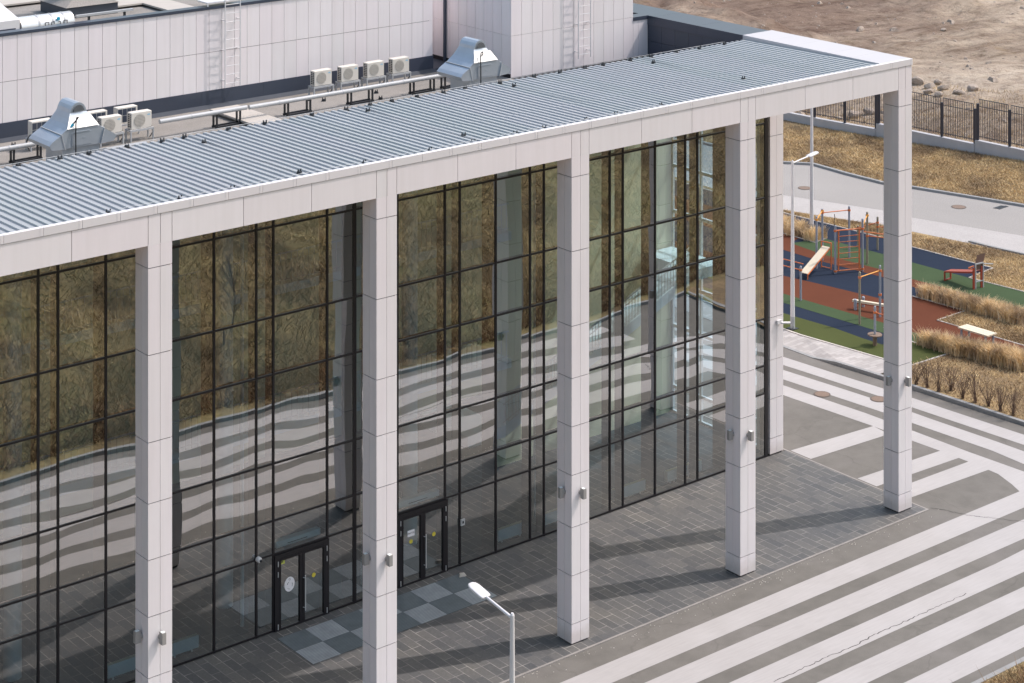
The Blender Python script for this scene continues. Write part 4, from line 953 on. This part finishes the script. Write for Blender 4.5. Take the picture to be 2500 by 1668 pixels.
for p, h in ((Dp,2.28),(Ep,2.5)):
    q = MB(); post(q, p, h); q.build('post', m_tubeb, r, smooth=True)
q = MB()
lerp = lambda a, b, t, z: (a[0]+(b[0]-a[0])*t, a[1]+(b[1]-a[1])*t, a[2]+z)
for z in (.12, 2.05): q.tube(lerp(Dp,Ep,0,z), lerp(Dp,Ep,1,z), .03, n=10)
for t in (.12, .88): q.bar(lerp(Dp,Ep,t,.12), lerp(Dp,Ep,t,2.05), .05)
for p in (Dp, Ep): collar(q, p, p[2]+.12); collar(q, p, p[2]+2.05)
q.build('ladder_frame', m_orange, r, smooth=True)
q = MB()
for i in range(6): q.tube(lerp(Dp,Ep,.12,.40+.272*i), lerp(Dp,Ep,.88,.40+.272*i), .02, n=10)
q.build('rung', m_orange, r, smooth=True)
Gp, Hp, Fp = yd(1065,820), yd(1150,705), yd(990,690)
r = empty('parallel_bars', Gp, 'weathered posts with orange rails running behind the corner column', 'exercise bars')
for p, h in ((Gp,2.5),(Hp,1.62),(Fp,1.1)):
    q = MB(); post(q, p, h); q.build('post', m_tubeo, r, smooth=True)
q = MB(); off = (3.1, -1.9)
q.tube(top(Fp,1.0), top(Hp,1.36), .024, n=10); q.tube(top(Hp,1.15), (Hp[0]+.7,Hp[1]-1.15,Hp[2]+1.15), .022, n=10); q.tube(top(Gp,1.36), (Gp[0]+.8,Gp[1]-1.5,Gp[2]+1.36), .024, n=10); q.tube(top(Ep,1.9), (Ep[0]+1.0,Ep[1]-1.3,Ep[2]+1.80), .024, n=10)
for p, z in ((Gp,1.36),(Hp,1.36),(Hp,1.15),(Fp,1.0)): collar(q, p, p[2]+z)
q.build('rail', m_orange, r, smooth=True)
q = MB().tube(top(Gp,2.36), top(Ep,2.2), .024, n=10); collar(q, Gp, Gp[2]+2.36); q.build('top_bar', m_yellow, r, smooth=True)
p0 = yd(520,1120)
r = empty('low_bars', p0, 'low blue grey post with two orange rails at the left of the playground', 'exercise bars')
q = MB(); post(q, p0, 1.55); q.build('post', m_tubeb, r, smooth=True)
q = MB().tube(top(p0,1.40), (p0[0]-.35,p0[1]+2.6,p0[2]+1.40), .024, n=10).tube((p0[0]+.75,p0[1]+.55,p0[2]+1.40), (p0[0]+.4,p0[1]+3.0,p0[2]+1.40), .024, n=10); collar(q, p0, p0[2]+1.40); q.build('rail', m_orange, r, smooth=True)
for q0 in ((p0[0]-.35,p0[1]+2.6,ZY),(p0[0]+.4,p0[1]+3.0,ZY)): q = MB(); post(q, q0, 1.55); q.build('post', m_tubeb, r, smooth=True)
a, b = yd(1003,1315), yd(1170,1255)
r = empty('horizontal_bar', a, 'yellow horizontal bar between two posts just left of the corner column', 'pull-up bar')
for p, h, m_ in ((a,2.30,m_tubeo),(b,2.28,m_tubeb)):
    q = MB(); post(q, p, h); q.build('post', m_, r, smooth=True)
q = MB().tube(top(a,2.08), top(b,2.08), .024, n=10); q.build('bar', m_yellow, r, smooth=True); q = MB(); collar(q, a, a[2]+2.08); collar(q, b, b[2]+2.08); collar(q, b, b[2]+1.0); q.build('collar', m_orange, r, smooth=True)
a, b = yd(955,1185), yd(1032,1170)
r = empty('balance_beam', a, 'cream balance beam on short round posts', 'balance beam')
for p, h in ((yd(967,1197),.46),(yd(1033,1172),.44)):
    q = MB(); post(q, p, h, .07); q.build('post', m_tubeb, r, smooth=True)
c0 = yd(948,1185); c1 = (c0[0]+.85, c0[1]-2.0, c0[2]); MB().bar((c0[0],c0[1],ZY+.36), (c1[0],c1[1],ZY+.36), .16, .10).build('beam', m_board, r); MB().bar((c0[0]+.05,c0[1]-.1,ZY+.28), (c1[0],c1[1],ZY+.28), .1, .05).build('under_rail', m_redp, r)
q = MB(); post(q, (c1[0]-.1,c1[1]+.2,ZY), .3, .07); q.build('post', m_tubeb, r, smooth=True)
p0 = yd(1128,1488)
r = empty('waist_twister', p0, 'round brown twisting disc on a short blue grey post', 'exercise disc')
q = MB(); post(q, p0, 1.66); q.build('post', m_tubeb, r, smooth=True)
MB().tube(top(p0,.44), top(p0,.48), .31, n=28).tube(top(p0,.0), top(p0,.42), .09, n=14).build('disc', m_rust, r, smooth=True)
q = MB().tube(top(p0,1.42), (p0[0]+.05,p0[1]-.75,p0[2]+1.42), .022, n=10).tube((p0[0]+.05,p0[1]-.5,p0[2]+1.42),(p0[0]+.3,p0[1]-.6,p0[2]+1.5), .02, n=8); collar(q, p0, p0[2]+1.42); q.build('handle_bar', m_orange, r, smooth=True)
# slanted sit-up board
f0, f1 = yd(545,945), yd(715,862)
r = empty('slanted_bench', f0, 'slanted cream board bench on an orange frame', 'exercise bench')
lo = Vector((f0[0]+.02,f0[1],ZY+.26)); hi = Vector((f1[0]+.1,f1[1]-.02,ZY+1.05)); d = (hi-lo); sd2 = Vector((0,0,1)).cross(d).normalized()*.2; nn = d.cross(sd2).normalized()*.03; nn = nn if nn.z > 0 else -nn
MB().add([lo-sd2, lo+sd2, hi+sd2, hi-sd2, lo-sd2+nn, lo+sd2+nn, hi+sd2+nn, hi-sd2+nn], [(3,2,1,0),(4,5,6,7),(0,1,5,4),(1,2,6,5),(2,3,7,6),(3,0,4,7)]).build('board', m_board, r)
q = MB()
for s in (-1, 1):
    q.bar(lo+sd2*s*1.0-nn, hi+sd2*s*1.0-nn, .045); q.tube(lo+sd2*s, (lo.x+sd2.x*s, lo.y+sd2.y*s, ZY), .025, n=8); hp = hi+sd2*s*1.35; q.tube((hp.x,hp.y,ZY), (hp.x,hp.y,ZY+1.28), .028, n=10)
h1, h2 = hi+sd2*1.35, hi-sd2*1.35; q.tube((h1.x,h1.y,ZY+1.28), (h2.x,h2.y,ZY+1.28), .028, n=10); q.tube((h1.x,h1.y,ZY+.06), (h2.x,h2.y,ZY+.06), .024, n=8)
q.build('frame', m_orange, r, smooth=True)
# red exercise seat with back plate, right of the column
a0, a1, b0, b1 = yd(1700,958), yd(1748,943), yd(1937,1028), yd(2000,1013)
r = empty('leg_press_bench', a0, 'red exercise bench with a brown back plate by the dry grass', 'exercise bench')
q = MB()
for p in (a0, a1): q.bar(top(p,0), top(p,.42), .06)
for p in (b0, b1): q.bar(top(p,0), top(p,1.0), .07)
q.bar(top(a0,.03), top(a1,.03), .05).bar(top(a0,.42), top(b0,.78), .07).bar(top(a1,.42), top(b1,.78), .07); q.build('red_frame', m_redp, r)
MB().add([top(a0,.45), top(a1,.45), top(b1,.82), top(b0,.82)], [(0,1,2,3)]).build('seat_board', m_brickred if False else m_redp, r)
q = MB()
for p in (b0, b1): q.bar((p[0]+.1,p[1]-.03,ZY), (p[0]+.1,p[1]-.03,ZY+1.15), .05)
q.bar((b0[0]+.1,b0[1]-.03,ZY+.33), (b1[0]+.1,b1[1]-.03,ZY+.33), .05).bar((b0[0]+.1,b0[1]-.03,ZY+1.15), (b1[0]+.1,b1[1]-.03,ZY+1.15), .05)
q.tube((b1[0]+.1,b1[1],ZY+1.1), (b1[0]+.55,b1[1]-.25,ZY+1.05), .025, n=8); q.build('steel_frame', m_zinc, r)
MB().add([top(b0,.85), top(b1,.85), (b1[0]+.25,b1[1],ZY+1.55), (b0[0]+.25,b0[1],ZY+1.55), (b0[0]+.05,b0[1],ZY+.85), (b1[0]+.05,b1[1],ZY+.85), (b1[0]+.3,b1[1],ZY+1.55), (b0[0]+.3,b0[1],ZY+1.55)], [(0,1,2,3),(5,4,7,6),(0,4,5,1),(2,6,7,3),(0,3,7,4),(1,5,6,2)]).build('back_plate', m_brownp, r)
q = MB().tube(top(b0,.9), (b0[0]-.25,b0[1]+.1,ZY+1.02), .03, n=8).tube((b0[0]-.25,b0[1]+.1,ZY+1.02), (b0[0],b0[1]-.0,ZY+1.08), .03, n=8); q.build('handle', m_orange, r, smooth=True)
# bench
p4 = [yd(1838,1433), yd(1900,1413), yd(2035,1493), yd(2097,1473)]
r = empty('park_bench', p4[0], 'cream backless bench with blue grey legs on red rubber', 'bench')
for p in p4: q = MB(); q.tube(p, top(p,.42), .05, n=12); q.build('leg', m_tubeb, r, smooth=True)
ex = lambda p, q_, k: (p[0]+(p[0]-q_[0])*k, p[1]+(p[1]-q_[1])*k)
c = [ex(p4[0],p4[3],.12), ex(p4[1],p4[2],.12), ex(p4[3],p4[0],.12), ex(p4[2],p4[1],.12)]
q = MB()
for i in range(3):
    t0, t1 = i/3+.01, (i+1)/3-.01; L = lambda a, b, t: (a[0]+(b[0]-a[0])*t, a[1]+(b[1]-a[1])*t)
    pl_ = [L(c[0],c[1],t0), L(c[3],c[2],t0), L(c[3],c[2],t1), L(c[0],c[1],t1)]; q.prism(pl_, ZY+.42, ZY+.48)
q.build('seat', m_board, r)

# ------------------------------------------------------------------ plants
def tri(p, z): return np.hstack([p, np.full((len(p), 1), z)])
def clump(poly, n, per, spread):
    c = scatter(poly, n); p = np.repeat(c, per, 0) + rng.normal(0, spread, (n*per, 2)); return p
stuff = lambda o, label, cat: tag(o, label, cat, kind='stuff')
# tall straw beds
bedA = [E(1455,1082),E(1870,1203),E(2348,1335),E(2348,1275),E(1870,1160),E(1500,1072)]
bedB = [E(1430,1465),E(1740,1532),E(2348,1640),E(2348,1710),E(1900,1590),E(1745,1560)]
bedC = [(23.2,31),E(650,590),E(715,612),E(640,640),E(540,620),E(370,590),(21.6,31)]
stuff(blades('tall_dry_grass', m_tall, tri(clump(bedA, 230, 34, .10), ZY), .52, .022, .5, .35, 2), 'tall straw coloured ornamental grass along the upper red rubber edge', 'grass')
stuff(blades('tall_dry_grass', m_tall, tri(clump(bedB, 250, 34, .10), ZY), .60, .022, .5, .35, 2), 'tall straw coloured ornamental grass along the lower rubber edge', 'grass')
stuff(blades('tall_dry_grass', m_tall, tri(clump(bedC, 190, 34, .08), ZY), .52, .022, .5, .35, 2), 'straw coloured ornamental grass patch around the tall lamp pole', 'grass')
# short turf: bank, verges and shrub bed
yp = rng.random(90000) * 34 + 18; xp = xroad(yp) + .15 + rng.random(len(yp)) * (xfence(yp) - .2 - xroad(yp) - .15)
stuff(blades('dry_turf', m_gold, np.stack([xp, yp, zbank(xp, yp) - .01], 1), .12, .035, 1.5, .5), 'short golden dry turf on the bank below the fence', 'grass')
v1 = [E(1435,683),E(2095,855),E(1900,935),E(2348,1048),(24,4),(31,2),E(2348,755),E(1900,655),E(1435,575)]
v2 = [E(410,405),E(1195,605),E(1435,683),E(1435,575),E(1195,505),E(700,440),E(370,380)]
v3 = [E(1870,1205),E(1640,1283),E(2348,1490),(17.2,2),(20.5,4),(19.0,10)]
v4 = [(10.0,9.2),E(1435,1640),E(1735,1555),(14.5,5),(14.9,0),(11,-3),(10.45,-3),(10.2,3)]
tp = np.vstack([tri(scatter(v1, 36000), .115), tri(scatter(v2, 9000), .115), tri(scatter(v3, 14000), .115), tri(scatter(v4, 9000), .115)])
stuff(blades('dry_verge', m_gold, tp, .10, .03, 1.5, .5), 'short golden dry grass on the verges around the playground', 'grass')
fp = scatter([(-12,-9.42),(-2,-9.42),(-2,-11),(-12,-11)], 9000)
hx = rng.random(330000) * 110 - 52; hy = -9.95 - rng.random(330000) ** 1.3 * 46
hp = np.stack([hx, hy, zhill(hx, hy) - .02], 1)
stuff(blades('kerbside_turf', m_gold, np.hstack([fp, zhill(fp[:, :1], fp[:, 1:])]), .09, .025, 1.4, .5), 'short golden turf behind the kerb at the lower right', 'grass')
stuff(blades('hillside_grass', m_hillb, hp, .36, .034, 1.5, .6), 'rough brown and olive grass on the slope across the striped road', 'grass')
# bare shrubs along the kerb
def shrub_mesh(seed):
    rs = random.Random(seed); mb = MB()
    for i in range(17):
        a = rs.uniform(0, 6.28); sp = rs.uniform(.05, .42); h = rs.uniform(.6, 1.02)
        b = (rs.uniform(-.06,.06), rs.uniform(-.06,.06), 0); m1 = (math.cos(a)*sp*.45, math.sin(a)*sp*.45, h*.5); e = (math.cos(a)*sp, math.sin(a)*sp, h)
        mb.tube(b, m1, .010, .007, 4, False); mb.tube(m1, e, .007, .003, 4, False)
        for k in range(5):
            t = rs.uniform(.2, 1); q0 = tuple(m1[j]+(e[j]-m1[j])*t for j in range(3)); a2 = rs.uniform(0, 6.28); L = rs.uniform(.1, .26)
            mb.tube(q0, (q0[0]+math.cos(a2)*L*.6, q0[1]+math.sin(a2)*L*.6, q0[2]+L), .004, .002, 3, False)
    return mb
SHP = [(1465,465),(1555,490),(1650,525),(1755,518),(1845,582),(1950,615),(2060,645),(2160,685),(2260,720)]
WN = ['first bare brown shrub from the corner column', 'second bare brown shrub from the corner column', 'third bare brown shrub from the corner column', 'fourth bare brown shrub from the corner column', 'fifth bare brown shrub in the kerbside row', 'sixth bare brown shrub in the kerbside row', 'seventh bare brown shrub in the kerbside row', 'eighth bare brown shrub in the kerbside row', 'ninth bare brown shrub, nearest the photo edge']
shm = []
for k in range(4):
    mb = shrub_mesh(k); me = bpy.data.meshes.new('bare_shrub'); me.from_pydata(mb.v, [], mb.f); me.materials.append(m_twig); shm.append(me)
for i, (px, py) in enumerate(SHP):
    p = yd(px, py, .118, 1800, 800); o = bpy.data.objects.new('bare_shrub', shm[i % 4]); col.objects.link(o); o.location = p; o.rotation_euler = (0, 0, i * 1.7); o.scale = (1.05, 1.05, .95 + .12 * (i % 3))
    tag(o, WN[i], 'shrub', 'bare shrubs along the kerb')
# young tree on the slope across the road, seen mirrored in the glass
tp_ = (-10.0, -15.5, float(zhill(np.array(-10.0), np.array(-15.5)))); r = empty('young_tree', tp_, 'thin bare young tree mirrored in the second glass bay', 'tree'); q = MB(); rt = random.Random(4)
q.tube(tp_, (tp_[0]+.05, tp_[1], tp_[2]+1.3), .045, .035, 8); q.tube((tp_[0]+.05, tp_[1], tp_[2]+1.3), (tp_[0], tp_[1], tp_[2]+3.6), .035, .008, 8); q.build('trunk', m_twig, r, smooth=True)
q = MB()
for i in range(34):
    z = rt.uniform(1.1, 3.3); a_ = rt.uniform(0, 6.28); L = rt.uniform(.5, 1.3) * (1.25 - z/4.5); b0_ = (tp_[0], tp_[1], tp_[2]+z); e_ = (b0_[0]+math.cos(a_)*L*.6, b0_[1]+math.sin(a_)*L*.6, b0_[2]+L*.8); q.tube(b0_, e_, .014, .004, 5, False)
    for k in range(5): t = rt.uniform(.3, 1); p0_ = tuple(b0_[j]+(e_[j]-b0_[j])*t for j in range(3)); a2 = rt.uniform(0, 6.28); q.tube(p0_, (p0_[0]+math.cos(a2)*.22, p0_[1]+math.sin(a2)*.22, p0_[2]+.25), .006, .003, 4, False)
q.build('crown', m_twig, r)
# rocks by the fence and stones on the field
def rock_mesh(seed):
    rs = np.random.default_rng(seed); import bmesh
    bm = bmesh.new(); bmesh.ops.create_icosphere(bm, subdivisions=2, radius=1)
    ax = rs.normal(size=(9, 3)); ax /= np.linalg.norm(ax, axis=1)[:, None]; cut = rs.uniform(.55, .85, 9)
    for v in bm.verts:
        c = np.array(v.co)
        for a_, k in zip(ax, cut):
            dd = c @ a_
            if dd > k: c = c - a_ * (dd - k)
        v.co = c * np.array([1, .8, .62])
    me = bpy.data.meshes.new('rock'); bm.to_mesh(me); bm.free(); me.materials.append(m_rock); return me
rms = [rock_mesh(k) for k in range(5)]
RK = [(1480,660,1.1),(1580,690,.9),(1640,665,.7),(1570,735,.85),(1690,740,.8),(1650,790,.75),(1790,775,.6),(1840,785,.6),(1930,760,.95),(960,850,1.1),(1080,845,.9),(840,890,.6),(1000,205,.8),(1690,190,.5)]
RL = ['pale rock left in the pile behind the fence', 'reddish rock at the top of the pile behind the fence', 'small rock at the right of the pile behind the fence', 'rounded rock in the middle of the pile behind the fence', 'low rock below the pile behind the fence', 'grey rock touching the fence top, right of the corner column', 'left of two small rocks near the fence step', 'right of two small rocks near the fence step', 'large round rock above the fence step', 'large rock behind the fence seen under the beam', 'second rock behind the fence seen under the beam', 'small rock behind the fence left under the beam', 'dark lump on the field beyond the roof corner', 'small dark stone far out on the field']
zf_ = lambda p: float(zfield(np.array(p[0]), np.array(p[1])))
for i, (px, py, s) in enumerate(RK):
    p = at(1800 + px*.29787, py*.29787 + 6, .5); o = bpy.data.objects.new('rock', rms[i % 5]); col.objects.link(o); s *= .55; o.location = (p[0], p[1], zf_(p) + s*.25); o.scale = (s, s, s); o.rotation_euler = (random.uniform(-.3,.3), random.uniform(-.3,.3), i * 2.1)
    tag(o, RL[i], 'rock', 'rocks beyond the fence')
n = 5200; py_ = rng.uniform(20, 150, n); px_ = xfence(py_) + 1.5 + rng.random(n) ** 1.4 * 75; sz = rng.lognormal(-2.75, .6, n); cz_ = zfield(px_, py_)
V, F = [], []
for i in range(n):
    k = len(V); s = sz[i]; a = rng.random() * 6; c_, s_ = math.cos(a), math.sin(a)
    for dx, dy, dz in ((-1,-.7,0),(1,-.6,0),(.9,.8,0),(-.8,.7,0),(-.5,-.3,.8),(.5,-.35,.7),(.4,.4,.75)):
        V.append((px_[i]+s*(dx*c_-dy*s_), py_[i]+s*(dx*s_+dy*c_), cz_[i]-.03+s*dz))
    F += [(k+4,k+5,k+6),(k,k+1,k+5,k+4),(k+1,k+2,k+6,k+5),(k+2,k+3,k+6),(k+3,k,k+4),(k+3,k+4,k+6)]
me = bpy.data.meshes.new('loose_stones'); me.from_pydata(V, [], F); stuff(link('loose_stones', me, m_rock), 'loose stones scattered over the bare field', 'stones')
yq = rng.uniform(18, 60, 26000); xq = xfence(yq) + .3 + rng.random(26000) ** 2 * 14
stuff(blades('field_weeds', m_gold, np.stack([xq, yq, zfield(xq, yq) - .02], 1), .2, .03, .9, .6), 'thin dry weeds on the bare earth behind the fence', 'weeds')
print('objects', len(bpy.data.objects))
